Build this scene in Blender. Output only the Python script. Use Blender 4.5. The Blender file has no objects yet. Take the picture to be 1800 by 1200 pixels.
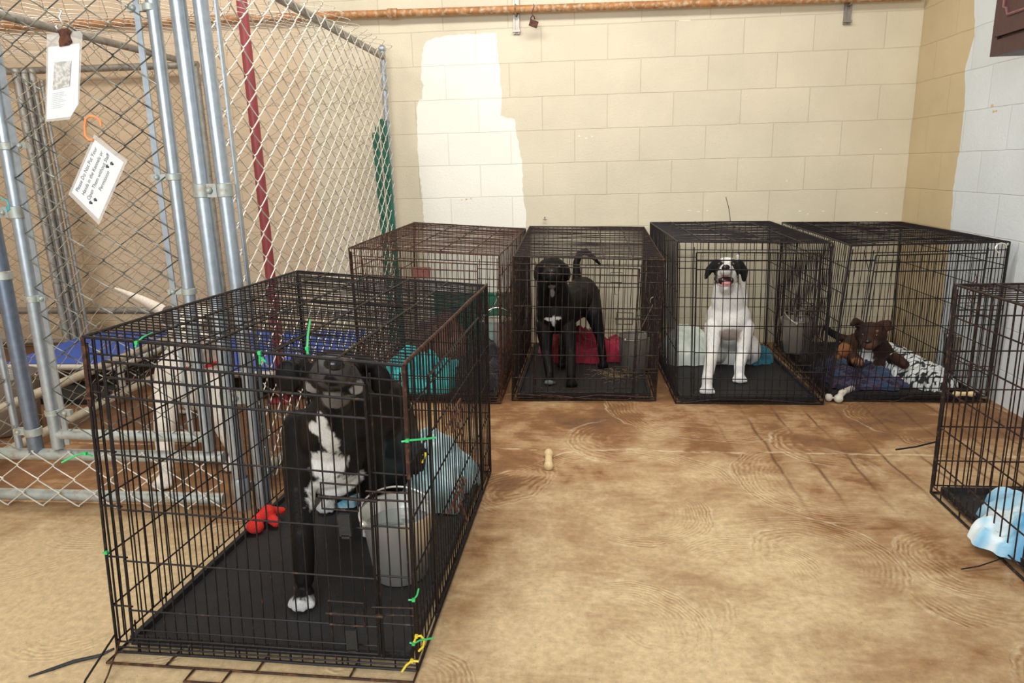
import bpy, math, random
from mathutils import Vector, Matrix, noise
C = bpy.context.scene
COL = C.collection
V = Vector
PI = math.pi
# ------------------------------------------------------------------ camera
F_PX, TH, YAW, ROLL = 1240.94, 0.241594, 0.0997549, -0.0259586
H = 1.16242
fw = V((-math.sin(YAW)*math.cos(TH), math.cos(YAW)*math.cos(TH), -math.sin(TH)))
r0 = V((math.cos(YAW), math.sin(YAW), 0)); u0 = r0.cross(fw)
RT = r0*math.cos(ROLL)+u0*math.sin(ROLL); UP = -r0*math.sin(ROLL)+u0*math.cos(ROLL)
CAM = V((0, 0, H))
cd = bpy.data.cameras.new('camera'); cam = bpy.data.objects.new('camera', cd); COL.objects.link(cam)
cd.sensor_width = 36; cd.lens = F_PX/1800*36; cd.clip_start = 0.02
cam.matrix_world = Matrix((( RT.x, UP.x, -fw.x, 0), (RT.y, UP.y, -fw.y, 0), (RT.z, UP.z, -fw.z, H), (0, 0, 0, 1)))
C.camera = cam
C.view_settings.view_transform = 'Standard'; C.view_settings.look = 'None'
C.view_settings.gamma = 1; C.view_settings.use_curve_mapping = False
C.view_settings.exposure = 0.0

def ray(px, py): return fw+RT*((px-900)/F_PX)+UP*((600-py)/F_PX)
def at(px, py, Y):
    d = ray(px, py); return CAM+d*(Y/d.y)
def fl(px, py, z=0.0):
    d = ray(px, py); return CAM+d*((z-H)/d.z)
def atx(px, py, X):
    d = ray(px, py); return CAM+d*(X/d.x)

# ------------------------------------------------------------------ light
w = bpy.data.worlds.new('world'); C.world = w; w.use_nodes = True
w.node_tree.nodes['Background'].inputs[0].default_value = (0.80, 0.90, 1.0, 1)
w.node_tree.nodes['Background'].inputs[1].default_value = 0.38
def area(name, loc, target, size, power, col):
    l = bpy.data.lights.new(name, 'AREA'); l.shape = 'RECTANGLE'; l.size = size[0]; l.size_y = size[1]
    l.energy = power; l.color = col
    o = bpy.data.objects.new(name, l); COL.objects.link(o); o.location = loc
    o.rotation_euler = (V(target)-V(loc)).to_track_quat('-Z', 'Y').to_euler(); return o
area('daylight_door', (-1.2, -2.1, 2.0), (-0.2, 4.6, 1.5), (2.2, 1.4), 138, (0.93, 0.97, 1.0))
area('ceiling_tube_light', (-0.2, 2.75, 2.92), (-0.2, 3.6, 0.6), (2.6, 0.4), 62, (1.0, 0.98, 0.95))
area('ceiling_tube_light', (-2.8, 2.9, 2.92), (-2.8, 3.2, 0), (1.2, 0.5), 30, (1.0, 0.96, 0.90))

# ------------------------------------------------------------------ materials
def mat(name, col, rough=0.6, metal=0.0, var=0.12, scale=12.0, bump=0.0, bscale=60.0, col2=None, thr=None, spec=None, alpha=None, coat=0.0, soft=.08):
    """procedural principled: base colour modulated by noise; col2 appears in blotches above thr"""
    m = bpy.data.materials.new(name); m.use_nodes = True
    nt = m.node_tree; N = nt.nodes; L = nt.links; b = N['Principled BSDF']
    tc = N.new('ShaderNodeTexCoord'); nz = N.new('ShaderNodeTexNoise')
    nz.inputs['Scale'].default_value = scale; nz.inputs['Detail'].default_value = 5; nz.inputs['Roughness'].default_value = .6
    L.new(tc.outputs['Object'], nz.inputs['Vector'])
    mr = N.new('ShaderNodeMapRange'); mr.inputs[1].default_value = .3; mr.inputs[2].default_value = .7
    mr.inputs[3].default_value = 1-var; mr.inputs[4].default_value = 1+var
    L.new(nz.outputs['Fac'], mr.inputs[0])
    mul = N.new('ShaderNodeVectorMath'); mul.operation = 'SCALE'
    mul.inputs[0].default_value = col[:3]
    L.new(mr.outputs[0], mul.inputs['Scale']); out = mul.outputs[0]
    if col2:
        n2 = N.new('ShaderNodeTexNoise'); n2.inputs['Scale'].default_value = scale*2.3; n2.inputs['Detail'].default_value = 7
        L.new(tc.outputs['Object'], n2.inputs['Vector'])
        m2 = N.new('ShaderNodeMapRange'); m2.inputs[1].default_value = thr-soft; m2.inputs[2].default_value = thr+soft
        L.new(n2.outputs['Fac'], m2.inputs[0])
        mx = N.new('ShaderNodeMix'); mx.data_type = 'RGBA'; mx.inputs[7].default_value = (*col2[:3], 1)
        L.new(m2.outputs[0], mx.inputs[0]); L.new(out, mx.inputs[6]); out = mx.outputs[2]
    L.new(out, b.inputs['Base Color'])
    b.inputs['Roughness'].default_value = rough; b.inputs['Metallic'].default_value = metal
    if spec is not None: b.inputs['Specular IOR Level'].default_value = spec
    if alpha is not None: b.inputs['Alpha'].default_value = alpha
    if coat: b.inputs['Coat Weight'].default_value = coat
    if bump:
        nb = N.new('ShaderNodeTexNoise'); nb.inputs['Scale'].default_value = bscale; nb.inputs['Detail'].default_value = 4
        L.new(tc.outputs['Object'], nb.inputs['Vector'])
        bp = N.new('ShaderNodeBump'); bp.inputs['Strength'].default_value = bump; bp.inputs['Distance'].default_value = .004
        L.new(nb.outputs['Fac'], bp.inputs['Height']); L.new(bp.outputs[0], b.inputs['Normal'])
    return m

def block_mat(name, col, axis, off, var=.06, blot=None):
    """painted concrete block: 0.4064 x 0.2032 running bond in world units"""
    m = bpy.data.materials.new(name); m.use_nodes = True
    nt = m.node_tree; N = nt.nodes; L = nt.links; b = N['Principled BSDF']
    tc = N.new('ShaderNodeTexCoord'); sp = N.new('ShaderNodeSeparateXYZ'); cb = N.new('ShaderNodeCombineXYZ')
    L.new(tc.outputs['Object'], sp.inputs[0])
    ax = N.new('ShaderNodeMath'); ax.operation = 'SUBTRACT'; ax.inputs[1].default_value = off
    L.new(sp.outputs[axis], ax.inputs[0])
    az = N.new('ShaderNodeMath'); az.operation = 'ADD'; az.inputs[1].default_value = .0378+4.064
    L.new(sp.outputs[2], az.inputs[0])
    # keep the coordinates positive so that the rows alternate evenly
    a2 = N.new('ShaderNodeMath'); a2.operation = 'ADD'; a2.inputs[1].default_value = 40*.4064
    L.new(ax.outputs[0], a2.inputs[0])
    wn = N.new('ShaderNodeTexNoise'); wn.inputs['Scale'].default_value = 7
    L.new(tc.outputs['Object'], wn.inputs['Vector'])
    wm = N.new('ShaderNodeMapRange'); wm.inputs[3].default_value = -.004; wm.inputs[4].default_value = .004
    L.new(wn.outputs['Fac'], wm.inputs[0])
    az2 = N.new('ShaderNodeMath'); az2.operation = 'ADD'; L.new(az.outputs[0], az2.inputs[0]); L.new(wm.outputs[0], az2.inputs[1])
    L.new(a2.outputs[0], cb.inputs[0]); L.new(az2.outputs[0], cb.inputs[1])
    br = N.new('ShaderNodeTexBrick'); br.offset = .5; br.inputs['Scale'].default_value = 1
    br.inputs['Brick Width'].default_value = .4064; br.inputs['Row Height'].default_value = .2032
    br.inputs['Mortar Size'].default_value = .0035; br.inputs['Mortar Smooth'].default_value = .6
    br.inputs['Color1'].default_value = (1, 1, 1, 1); br.inputs['Color2'].default_value = (.96, .96, .96, 1)
    br.inputs['Mortar'].default_value = (.87, .86, .83, 1)
    L.new(cb.outputs[0], br.inputs['Vector'])
    nz = N.new('ShaderNodeTexNoise'); nz.inputs['Scale'].default_value = 3.0; nz.inputs['Detail'].default_value = 6
    L.new(tc.outputs['Object'], nz.inputs['Vector'])
    mr = N.new('ShaderNodeMapRange'); mr.inputs[1].default_value = .3; mr.inputs[2].default_value = .7
    mr.inputs[3].default_value = 1-var; mr.inputs[4].default_value = 1+var; L.new(nz.outputs['Fac'], mr.inputs[0])
    mul = N.new('ShaderNodeVectorMath'); mul.operation = 'SCALE'; mul.inputs[0].default_value = col; L.new(mr.outputs[0], mul.inputs['Scale'])
    m2 = N.new('ShaderNodeVectorMath'); m2.operation = 'MULTIPLY'
    L.new(mul.outputs[0], m2.inputs[0]); L.new(br.outputs['Color'], m2.inputs[1]); out = m2.outputs[0]
    if blot:
        n2 = N.new('ShaderNodeTexNoise'); n2.inputs['Scale'].default_value = 2.2; n2.inputs['Detail'].default_value = 8; n2.inputs['Roughness'].default_value = .65
        L.new(tc.outputs['Object'], n2.inputs['Vector'])
        q = N.new('ShaderNodeMapRange'); q.inputs[1].default_value = .60; q.inputs[2].default_value = .80; q.inputs[4].default_value = .5; L.new(n2.outputs['Fac'], q.inputs[0])
        mx = N.new('ShaderNodeMix'); mx.data_type = 'RGBA'; mx.inputs[7].default_value = (*blot, 1)
        L.new(q.outputs[0], mx.inputs[0]); L.new(out, mx.inputs[6]); out = mx.outputs[2]
    L.new(out, b.inputs['Base Color']); b.inputs['Roughness'].default_value = .55
    fz = N.new('ShaderNodeTexNoise'); fz.inputs['Scale'].default_value = 90; fz.inputs['Detail'].default_value = 5
    L.new(tc.outputs['Object'], fz.inputs['Vector'])
    sm = N.new('ShaderNodeMath'); sm.operation = 'MULTIPLY_ADD'; sm.inputs[1].default_value = -1.6; L.new(br.outputs['Fac'], sm.inputs[0]); L.new(fz.outputs['Fac'], sm.inputs[2])
    bp = N.new('ShaderNodeBump'); bp.inputs['Strength'].default_value = .45; bp.inputs['Distance'].default_value = .004
    L.new(sm.outputs[0], bp.inputs['Height']); L.new(bp.outputs[0], b.inputs['Normal'])
    return m

def floor_mat():
    m = bpy.data.materials.new('trowelled_concrete'); m.use_nodes = True
    nt = m.node_tree; N = nt.nodes; L = nt.links; b = N['Principled BSDF']
    tc = N.new('ShaderNodeTexCoord'); co = tc.outputs['Object']
    def nz(scale, detail=6, rough=.6, vec=None, dist=0):
        n = N.new('ShaderNodeTexNoise'); n.inputs['Scale'].default_value = scale; n.inputs['Detail'].default_value = detail
        n.inputs['Roughness'].default_value = rough; n.inputs['Distortion'].default_value = dist
        L.new(vec or co, n.inputs['Vector']); return n.outputs['Fac']
    def mr(x, a, bb, c=0, d=1):
        n = N.new('ShaderNodeMapRange'); n.inputs[1].default_value = a; n.inputs[2].default_value = bb
        n.inputs[3].default_value = c; n.inputs[4].default_value = d; L.new(x, n.inputs[0]); return n.outputs[0]
    def ma(op, x, y=None, z=None):
        n = N.new('ShaderNodeMath'); n.operation = op
        for i, q in enumerate((x, y, z)):
            if q is None: continue
            if isinstance(q, (int, float)): n.inputs[i].default_value = q
            else: L.new(q, n.inputs[i])
        return n.outputs[0]
    def mix(f, a, c):
        n = N.new('ShaderNodeMix'); n.data_type = 'RGBA'
        for i, q in ((0, f), (6, a), (7, c)):
            if isinstance(q, tuple): n.inputs[i].default_value = (*q, 1)
            elif isinstance(q, (int, float)): n.inputs[i].default_value = q
            else: L.new(q, n.inputs[i])
        return n.outputs[2]
    sm = N.new('ShaderNodeMapping'); sm.inputs['Rotation'].default_value = (0, 0, .5); sm.inputs['Scale'].default_value = (3.2, 14, 1)
    L.new(co, sm.inputs[0]); smear = nz(1.3, 7, .7, vec=sm.outputs[0], dist=1.6)
    # trowel sweeps: overlapping round fans with fine comb lines and a pale raised edge, laid layer over layer
    a1 = e1 = None
    wob = nz(5, 3); wob = mr(wob, 0, 1, -.03, .03)
    for (scale, rad, fq, seed) in ((.8, .66, 430, .3), (1.05, .50, 470, 4.1), (1.35, .40, 500, 8.7), (1.7, .32, 520, 13.3), (2.2, .25, 560, 17.9)):
        mp = N.new('ShaderNodeMapping'); mp.inputs['Location'].default_value = (seed, seed*1.7, 0); mp.inputs['Scale'].default_value = (1, 1, 0)
        L.new(co, mp.inputs[0])
        v = N.new('ShaderNodeTexVoronoi'); v.inputs['Scale'].default_value = scale; L.new(mp.outputs[0], v.inputs['Vector'])
        d = ma('ADD', ma('DIVIDE', v.outputs['Distance'], scale), wob)
        sc = N.new('ShaderNodeSeparateColor'); L.new(v.outputs['Color'], sc.inputs[0])
        r_ = ma('MULTIPLY', ma('ADD', ma('MULTIPLY', sc.outputs[0], .5), .55), rad)
        df = N.new('ShaderNodeVectorMath'); df.operation = 'SUBTRACT'; L.new(mp.outputs[0], df.inputs[0]); L.new(v.outputs['Position'], df.inputs[1])
        nm = N.new('ShaderNodeVectorMath'); nm.operation = 'NORMALIZE'; L.new(df.outputs[0], nm.inputs[0])
        ds = N.new('ShaderNodeSeparateXYZ'); L.new(nm.outputs[0], ds.inputs[0])
        an = ma('MULTIPLY', sc.outputs[2], 14.0)
        dt = ma('ADD', ma('MULTIPLY', ds.outputs[0], ma('COSINE', an)), ma('MULTIPLY', ds.outputs[1], ma('SINE', an)))
        fan = mr(dt, .05, .5)
        inside = ma('MULTIPLY', ma('LESS_THAN', d, r_), fan)
        comb = ma('MULTIPLY', ma('SINE', ma('MULTIPLY', d, fq)), mr(ma('SUBTRACT', r_, d), .0, .16, 1, .0))
        comb = ma('MULTIPLY', comb, mr(nz(26+seed, 3), .38, .62, .1, 1.4))
        edge = mr(ma('ABSOLUTE', ma('SUBTRACT', d, r_)), 0, .007, 1, 0)
        edge = ma('MULTIPLY', ma('MULTIPLY', edge, fan), mr(nz(2.2+seed*.3, 2), .40, .58))
        shade = ma('MULTIPLY', ma('SUBTRACT', sc.outputs[1], .5), .9)
        comb = ma('ADD', comb, shade)
        if a1 is None: a1, e1 = ma('MULTIPLY', comb, inside), edge
        else:
            on = ma('MULTIPLY', inside, ma('GREATER_THAN', sc.outputs[2], .35))
            a1 = ma('ADD', ma('MULTIPLY', a1, ma('SUBTRACT', 1, on)), ma('MULTIPLY', comb, on))
            e1 = ma('MAXIMUM', ma('MULTIPLY', e1, ma('SUBTRACT', 1, on)), ma('MULTIPLY', edge, ma('GREATER_THAN', sc.outputs[2], .35)))
    sp = N.new('ShaderNodeSeparateXYZ'); L.new(co, sp.inputs[0]); X, Y = sp.outputs[0], sp.outputs[1]
    # dirt gathered by the crates at the back and the right wall, a brown run inside the kennel
    back = mr(Y, 1.5, 3.2); right = mr(X, -.2, 1.9)
    rim = ma('MAXIMUM', back, ma('MULTIPLY', right, .75))
    big = nz(1.5, 7, .6, dist=.4); mid = nz(5, 7, .65, dist=.4); fine = nz(45, 5, .7)
    dirt = ma('ADD', ma('MULTIPLY', rim, 1.02), ma('MULTIPLY', ma('SUBTRACT', big, .5), 2.6))
    dirt = ma('ADD', dirt, ma('MULTIPLY', ma('SUBTRACT', mid, .5), 1.7))
    dirt = ma('ADD', dirt, ma('MULTIPLY', ma('SUBTRACT', smear, .5), .9))
    dirt = ma('ADD', dirt, ma('MULTIPLY', a1, .26))
    ken = ma('MULTIPLY', mr(Y, 2.12, 2.3), mr(X, -1.15, -1.3)); dirt = ma('ADD', dirt, ma('MULTIPLY', ken, .60))
    lf = ma('MULTIPLY', mr(X, -.5, -1.2), mr(Y, 2.1, 1.7)); dirt = ma('SUBTRACT', dirt, ma('MULTIPLY', lf, .45))
    # grime gathered along the right side of the foreground crate
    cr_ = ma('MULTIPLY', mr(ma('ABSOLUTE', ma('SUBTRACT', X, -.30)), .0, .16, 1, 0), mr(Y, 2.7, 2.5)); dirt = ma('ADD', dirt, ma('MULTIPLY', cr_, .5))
    cl = mix(mr(dirt, .0, 1.0), (.73, .545, .305), (.30, .135, .042))
    cl = mix(mr(dirt, .8, 1.5), cl, (.135, .055, .02))
    # dark tyre runs across the back right
    st = ma('ABSOLUTE', ma('SINE', ma('MULTIPLY', ma('ADD', X, ma('ADD', ma('MULTIPLY', nz(1.7, 3), .10), .06)), PI/.147)))
    st = mr(st, .0, .22, 1, 0)
    st = ma('MULTIPLY', ma('MULTIPLY', st, ma('MULTIPLY', mr(Y, 2.15, 2.6), mr(Y, 3.6, 3.5))), ma('MULTIPLY', mr(X, .55, .75), mr(nz(2.9), .36, .56)))
    cl = mix(ma('MULTIPLY', st, 1.0), cl, (.12, .040, .010))
    # pale scraped edges of the trowel sweeps
    pale = ma('MULTIPLY', e1, mr(nz(9, 4), .35, .55))
    cl = mix(ma('MULTIPLY', pale, .6), cl, (.82, .69, .46))
    cl = mix(mr(fine, .35, .75, 0, .5), cl, (.18, .11, .06))
    jt = ma('ABSOLUTE', ma('SUBTRACT', ma('ADD', Y, ma('MULTIPLY', nz(1.6, 4), .16)), 2.87))
    jt = ma('MULTIPLY', mr(jt, .0, .012, 1, 0), mr(nz(9, 3), .45, .55))
    cl = mix(ma('MULTIPLY', jt, .6), cl, (.78, .64, .43))
    cl = mix(mr(nz(120, 2, .6), .68, .74, 0, .55), cl, (.10, .06, .035))
    cl = mix(mr(nz(150, 2, .6), .69, .75, 0, .5), cl, (.85, .76, .58))
    L.new(cl, b.inputs['Base Color'])
    L.new(mr(mid, .3, .7, .55, .8), b.inputs['Roughness'])
    hh = ma('ADD', ma('MULTIPLY', a1, .5), ma('MULTIPLY', fine, 1.3))
    hh = ma('ADD', hh, ma('MULTIPLY', pale, .6))
    bp = N.new('ShaderNodeBump'); bp.inputs['Strength'].default_value = .35; bp.inputs['Distance'].default_value = .004
    L.new(hh, bp.inputs['Height']); L.new(bp.outputs[0], b.inputs['Normal'])
    return m

def fur_mat(name, rough=.55, sheen=.15):
    m = bpy.data.materials.new(name); m.use_nodes = True
    nt = m.node_tree; N = nt.nodes; L = nt.links; b = N['Principled BSDF']
    at_ = N.new('ShaderNodeAttribute'); at_.attribute_name = 'fur'
    tc = N.new('ShaderNodeTexCoord'); mp = N.new('ShaderNodeMapping'); mp.inputs['Scale'].default_value = (220, 220, 60)
    L.new(tc.outputs['Object'], mp.inputs[0])
    nz = N.new('ShaderNodeTexNoise'); nz.inputs['Scale'].default_value = 1; nz.inputs['Detail'].default_value = 3; L.new(mp.outputs[0], nz.inputs['Vector'])
    mr = N.new('ShaderNodeMapRange'); mr.inputs[1].default_value = .3; mr.inputs[2].default_value = .7; mr.inputs[3].default_value = .88; mr.inputs[4].default_value = 1.12
    L.new(nz.outputs['Fac'], mr.inputs[0])
    mul = N.new('ShaderNodeVectorMath'); mul.operation = 'SCALE'; L.new(at_.outputs['Color'], mul.inputs[0]); L.new(mr.outputs[0], mul.inputs['Scale'])
    L.new(mul.outputs[0], b.inputs['Base Color']); b.inputs['Roughness'].default_value = rough
    b.inputs['Sheen Weight'].default_value = sheen; b.inputs['Specular IOR Level'].default_value = .16
    bp = N.new('ShaderNodeBump'); bp.inputs['Strength'].default_value = .5; bp.inputs['Distance'].default_value = .003
    L.new(nz.outputs['Fac'], bp.inputs['Height']); L.new(bp.outputs[0], b.inputs['Normal'])
    return m

def cloth_mat(name, c1, c2, c3=None, scale=9, thr=.5, pattern='noise'):
    m = bpy.data.materials.new(name); m.use_nodes = True
    nt = m.node_tree; N = nt.nodes; L = nt.links; b = N['Principled BSDF']
    tc = N.new('ShaderNodeTexCoord')
    if pattern == 'leaf':
        mp = N.new('ShaderNodeMapping'); mp.inputs['Rotation'].default_value = (0, 0, .6); mp.inputs['Scale'].default_value = (1, 2.2, 1)
        L.new(tc.outputs['Object'], mp.inputs[0])
        nz = N.new('ShaderNodeTexVoronoi'); nz.inputs['Scale'].default_value = scale; L.new(mp.outputs[0], nz.inputs['Vector']); o = nz.outputs['Distance']
    else:
        nz = N.new('ShaderNodeTexNoise'); nz.inputs['Scale'].default_value = scale; nz.inputs['Detail'].default_value = 3; nz.inputs['Distortion'].default_value = 1
        L.new(tc.outputs['Object'], nz.inputs['Vector']); o = nz.outputs['Fac']
    cr = N.new('ShaderNodeValToRGB'); L.new(o, cr.inputs[0])
    e = cr.color_ramp.elements; e[0].position = thr-.05; e[0].color = (*c1, 1); e[1].position = thr+.05; e[1].color = (*c2, 1)
    if c3: k = cr.color_ramp.elements.new(thr+.13); k.color = (*c3, 1)
    L.new(cr.outputs[0], b.inputs['Base Color']); b.inputs['Roughness'].default_value = .9; b.inputs['Sheen Weight'].default_value = .2
    fz = N.new('ShaderNodeTexNoise'); fz.inputs['Scale'].default_value = 260; L.new(tc.outputs['Object'], fz.inputs['Vector'])
    bp = N.new('ShaderNodeBump'); bp.inputs['Strength'].default_value = .4; bp.inputs['Distance'].default_value = .003
    L.new(fz.outputs['Fac'], bp.inputs['Height']); L.new(bp.outputs[0], b.inputs['Normal'])
    return m

M_WALL = block_mat('beige_painted_block', (.70, .62, .455), 0, 1.998-.2032, blot=(.74, .66, .50))
M_WALLP = block_mat('peach_block', (.70, .545, .375), 0, 1.998-.2032, blot=(.66, .52, .37))
M_CREAM = block_mat('cream_primer_patch', (.93, .885, .77), 0, 1.998-.2032, var=.02)
M_TAN = block_mat('tan_painted_block', (.60, .475, .285), 1, 4.666, blot=(.64, .5, .34))
M_GREY = block_mat('grey_primer_patch', (.70, .75, .775), 1, 4.666, var=.04)
M_CEIL = mat('ceiling_paint', (.75, .74, .70), .8)
M_FLOOR = floor_mat()
M_BLKWIRE = mat('black_coated_wire', (.010, .008, .009), .5, .1, .3, 30, col2=(.085, .036, .020), thr=.66, spec=.3)
M_RUSTWIRE = mat('rusty_wire', (.045, .020, .014), .7, .1, .4, 30, col2=(.15, .065, .032), thr=.58, spec=.3)
M_RUSTDARK = mat('brown_black_wire', (.020, .012, .010), .6, .1, .4, 30, col2=(.11, .05, .028), thr=.62, spec=.3)
M_RUST = mat('rust', (.15, .055, .028), .8, .1, .4, 25, bump=.4, col2=(.05, .022, .016), thr=.5)
M_PIPE = mat('rusty_orange_pipe', (.46, .21, .075), .65, .3, .3, 18, bump=.3, col2=(.56, .42, .27), thr=.56)
M_TRAY = mat('black_plastic_tray', (.014, .013, .014), .7, 0, .25, 25, bump=.5, bscale=260)
M_GALV = mat('galvanised_pipe', (.46, .52, .58), .40, .75, .12, 40, bump=.08, bscale=300)
M_GALVD = mat('weathered_galvanised_pipe', (.36, .345, .31), .55, .6, .25, 18, col2=(.19, .13, .09), thr=.66)
M_GALVW = mat('chalky_galvanised_rail', (.46, .50, .47), .55, .55, .15, 20, col2=(.42, .32, .22), thr=.62)
M_WIRE = mat('galvanised_chain_link', (.74, .70, .62), .5, .25, .12, 20)
M_WIREG = mat('grey_chain_link', (.26, .26, .22), .45, .5, .25, 8, col2=(.06, .07, .065), thr=.52)
M_WIRED = mat('aged_chain_link', (.36, .30, .21), .6, .4, .2, 20)
M_TIE = mat('green_plastic', (.03, .50, .14), .4)
M_YTIE = mat('yellow_plastic', (.80, .62, .03), .4)
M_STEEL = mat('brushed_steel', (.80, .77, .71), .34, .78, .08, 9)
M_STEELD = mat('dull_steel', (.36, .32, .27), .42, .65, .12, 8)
M_WATER = mat('water', (.30, .33, .33), .05, .3, .05, 9, bump=.6, bscale=30)
M_RUBBER = mat('black_rubber', (.010, .012, .014), .6, 0, .2, 60, bump=.4, bscale=120)
M_GREEN = mat('dark_green_paint', (.02, .13, .085), .5, 0, .2, 9)
M_GREENB = mat('green_plastic_board', (.025, .20, .125), .5, 0, .15, 6)
M_MAROON = mat('maroon_paint', (.26, .045, .05), .45, 0, .12, 9)
M_CAB = mat('maroon_cabinet_paint', (.055, .018, .020), .5, 0, .15, 30, bump=.2)
M_CABT = mat('worn_moulding', (.17, .07, .065), .5, 0, .2, 30)
M_DARK = mat('black_gap', (.012, .010, .010), .8)
M_BLUE = mat('blue_cot_fabric', (.045, .105, .44), .7, 0, .10, 12, bump=.3, bscale=200)
M_PVC = mat('cream_pvc', (.60, .56, .47), .5, 0, .1, 8)
M_PAPER = mat('white_paper', (.88, .90, .93), .5, 0, .015, 5)
M_LAM = mat('laminate_pouch', (.86, .84, .80), .18, 0, .03, 8, alpha=.35)
M_PHOTO = mat('faded_photo', (.50, .49, .45), .5, 0, .25, 45, col2=(.78, .77, .74), thr=.52)
M_INK = mat('ink', (.03, .03, .035), .6)
M_HAIR = mat('grey_ink', (.45, .47, .50), .6)
M_ORANGE = mat('orange_clip_plastic', (.85, .33, .12), .35, 0, .1, 20)
M_RED = mat('red_fleece', (.75, .03, .02), .9, 0, .15, 40, bump=.9, bscale=160)
M_NOSE = mat('wet_black_nose', (.012, .011, .012), .25)
M_EYE = mat('dark_eye', (.05, .024, .012), .04, coat=1)
M_TONGUE = mat('pink_tongue', (.62, .24, .24), .35, 0, .15, 30)
M_BONE = mat('rawhide', (.74, .55, .30), .5, 0, .12, 25, bump=.3)
M_BONEW = mat('white_rawhide', (.66, .60, .50), .6, 0, .15, 30, bump=.3)
M_FUR = fur_mat('short_glossy_fur', .48, .0)
M_FURW = fur_mat('short_pale_fur', .7, .05)
M_STRAW = mat('straw', (.22, .15, .07), .8, 0, .3, 30)

# ------------------------------------------------------------------ mesh helpers
ORG = {}
class Mb:
    def __init__(s): s.v = []; s.f = []
    def tube(s, pts, r, n=6, closed=False, rs=None):
        pts = [V(p) for p in pts]; k = len(pts); base = len(s.v)
        t0 = (pts[1]-pts[0]).normalized()
        ref = V((0, 0, 1)) if abs(t0.z) < .9 else V((1, 0, 0))
        a = t0.cross(ref).normalized()
        for i, p in enumerate(pts):
            if closed: t = pts[(i+1) % k]-pts[i-1]
            else: t = pts[min(i+1, k-1)]-pts[max(i-1, 0)]
            if t.length < 1e-9: t = t0
            t.normalize(); a = (a-t*a.dot(t))
            if a.length < 1e-6: a = t.orthogonal()
            a.normalize(); b = t.cross(a); rr = rs[i] if rs else r
            for j in range(n):
                q = 2*PI*j/n; s.v.append(p+(a*math.cos(q)+b*math.sin(q))*rr)
        for i in range(k if closed else k-1):
            i2 = (i+1) % k
            for j in range(n):
                j2 = (j+1) % n
                s.f.append((base+i*n+j, base+i*n+j2, base+i2*n+j2, base+i2*n+j))
        if not closed:
            s.f.append(tuple(base+j for j in range(n))[::-1]); s.f.append(tuple(base+(k-1)*n+j for j in range(n)))
        return s
    def box(s, c, d, m=None):
        base = len(s.v); c = V(c)
        for x in (-.5, .5):
            for y in (-.5, .5):
                for z in (-.5, .5):
                    p = V((x*d[0], y*d[1], z*d[2])); p = m @ p if m else p
                    s.v.append(c+p)
        for q in ((0, 1, 3, 2), (4, 6, 7, 5), (0, 4, 5, 1), (2, 3, 7, 6), (0, 2, 6, 4), (1, 5, 7, 3)):
            s.f.append(tuple(base+i for i in q))
        return s
    def lathe(s, c, prof, n=28, m=None):
        base = len(s.v); c = V(c)
        for (r, z) in prof:
            for j in range(n):
                q = 2*PI*j/n; p = V((r*math.cos(q), r*math.sin(q), z)); s.v.append(c+(m @ p if m else p))
        for i in range(len(prof)-1):
            for j in range(n):
                j2 = (j+1) % n; s.f.append((base+i*n+j, base+i*n+j2, base+(i+1)*n+j2, base+(i+1)*n+j))
        return s
    def ball(s, c, r, m=None, n=14, k=9):
        if isinstance(r, (int, float)): r = (r, r, r)
        base = len(s.v); c = V(c)
        for i in range(k+1):
            t = PI*i/k
            for j in range(n):
                q = 2*PI*j/n; p = V((r[0]*math.sin(t)*math.cos(q), r[1]*math.sin(t)*math.sin(q), r[2]*math.cos(t)))
                s.v.append(c+(m @ p if m else p))
        for i in range(k):
            for j in range(n):
                j2 = (j+1) % n; s.f.append((base+i*n+j, base+(i+1)*n+j, base+(i+1)*n+j2, base+i*n+j2))
        return s
    def poly(s, pts, off):
        """flat polygon with a thickness off"""
        base = len(s.v); k = len(pts); off = V(off)
        s.v += [V(p) for p in pts]+[V(p)+off for p in pts]
        s.f.append(tuple(range(base, base+k))); s.f.append(tuple(range(base+2*k-1, base+k-1, -1)))
        for i in range(k): s.f.append((base+i, base+k+i, base+k+(i+1) % k, base+(i+1) % k))
        return s
    def build(s, name, m, parent=None, smooth=True, org=None):
        o_ = V(org) if org is not None else (ORG[parent.name] if parent else V((0, 0, 0)))
        me = bpy.data.meshes.new(name)
        me.from_pydata([tuple(p-o_) for p in s.v], [], s.f); me.validate(); me.update()
        import bmesh as _b
        bm = _b.new(); bm.from_mesh(me); _b.ops.recalc_face_normals(bm, faces=bm.faces); bm.to_mesh(me); bm.free()
        if smooth:
            me.polygons.foreach_set('use_smooth', [True]*len(me.polygons))
            try: me.set_sharp_from_angle(angle=math.radians(50))
            except Exception: pass
        me.materials.append(m)
        o = bpy.data.objects.new(name, me); COL.objects.link(o)
        if parent: o.parent = parent
        else: o.location = o_
        ORG[o.name] = o_
        return o
def tag(o, label=None, cat=None, group=None, kind=None):
    if label: o['label'] = label
    if cat: o['category'] = cat
    if group: o['group'] = group
    if kind: o['kind'] = kind
    return o
def thing(name, loc, label, cat, group=None):
    o = bpy.data.objects.new(name, None); COL.objects.link(o); o.location = loc; o.empty_display_size = .05
    ORG[o.name] = V(loc); return tag(o, label, cat, group)
rnd = random.Random(7)

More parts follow.
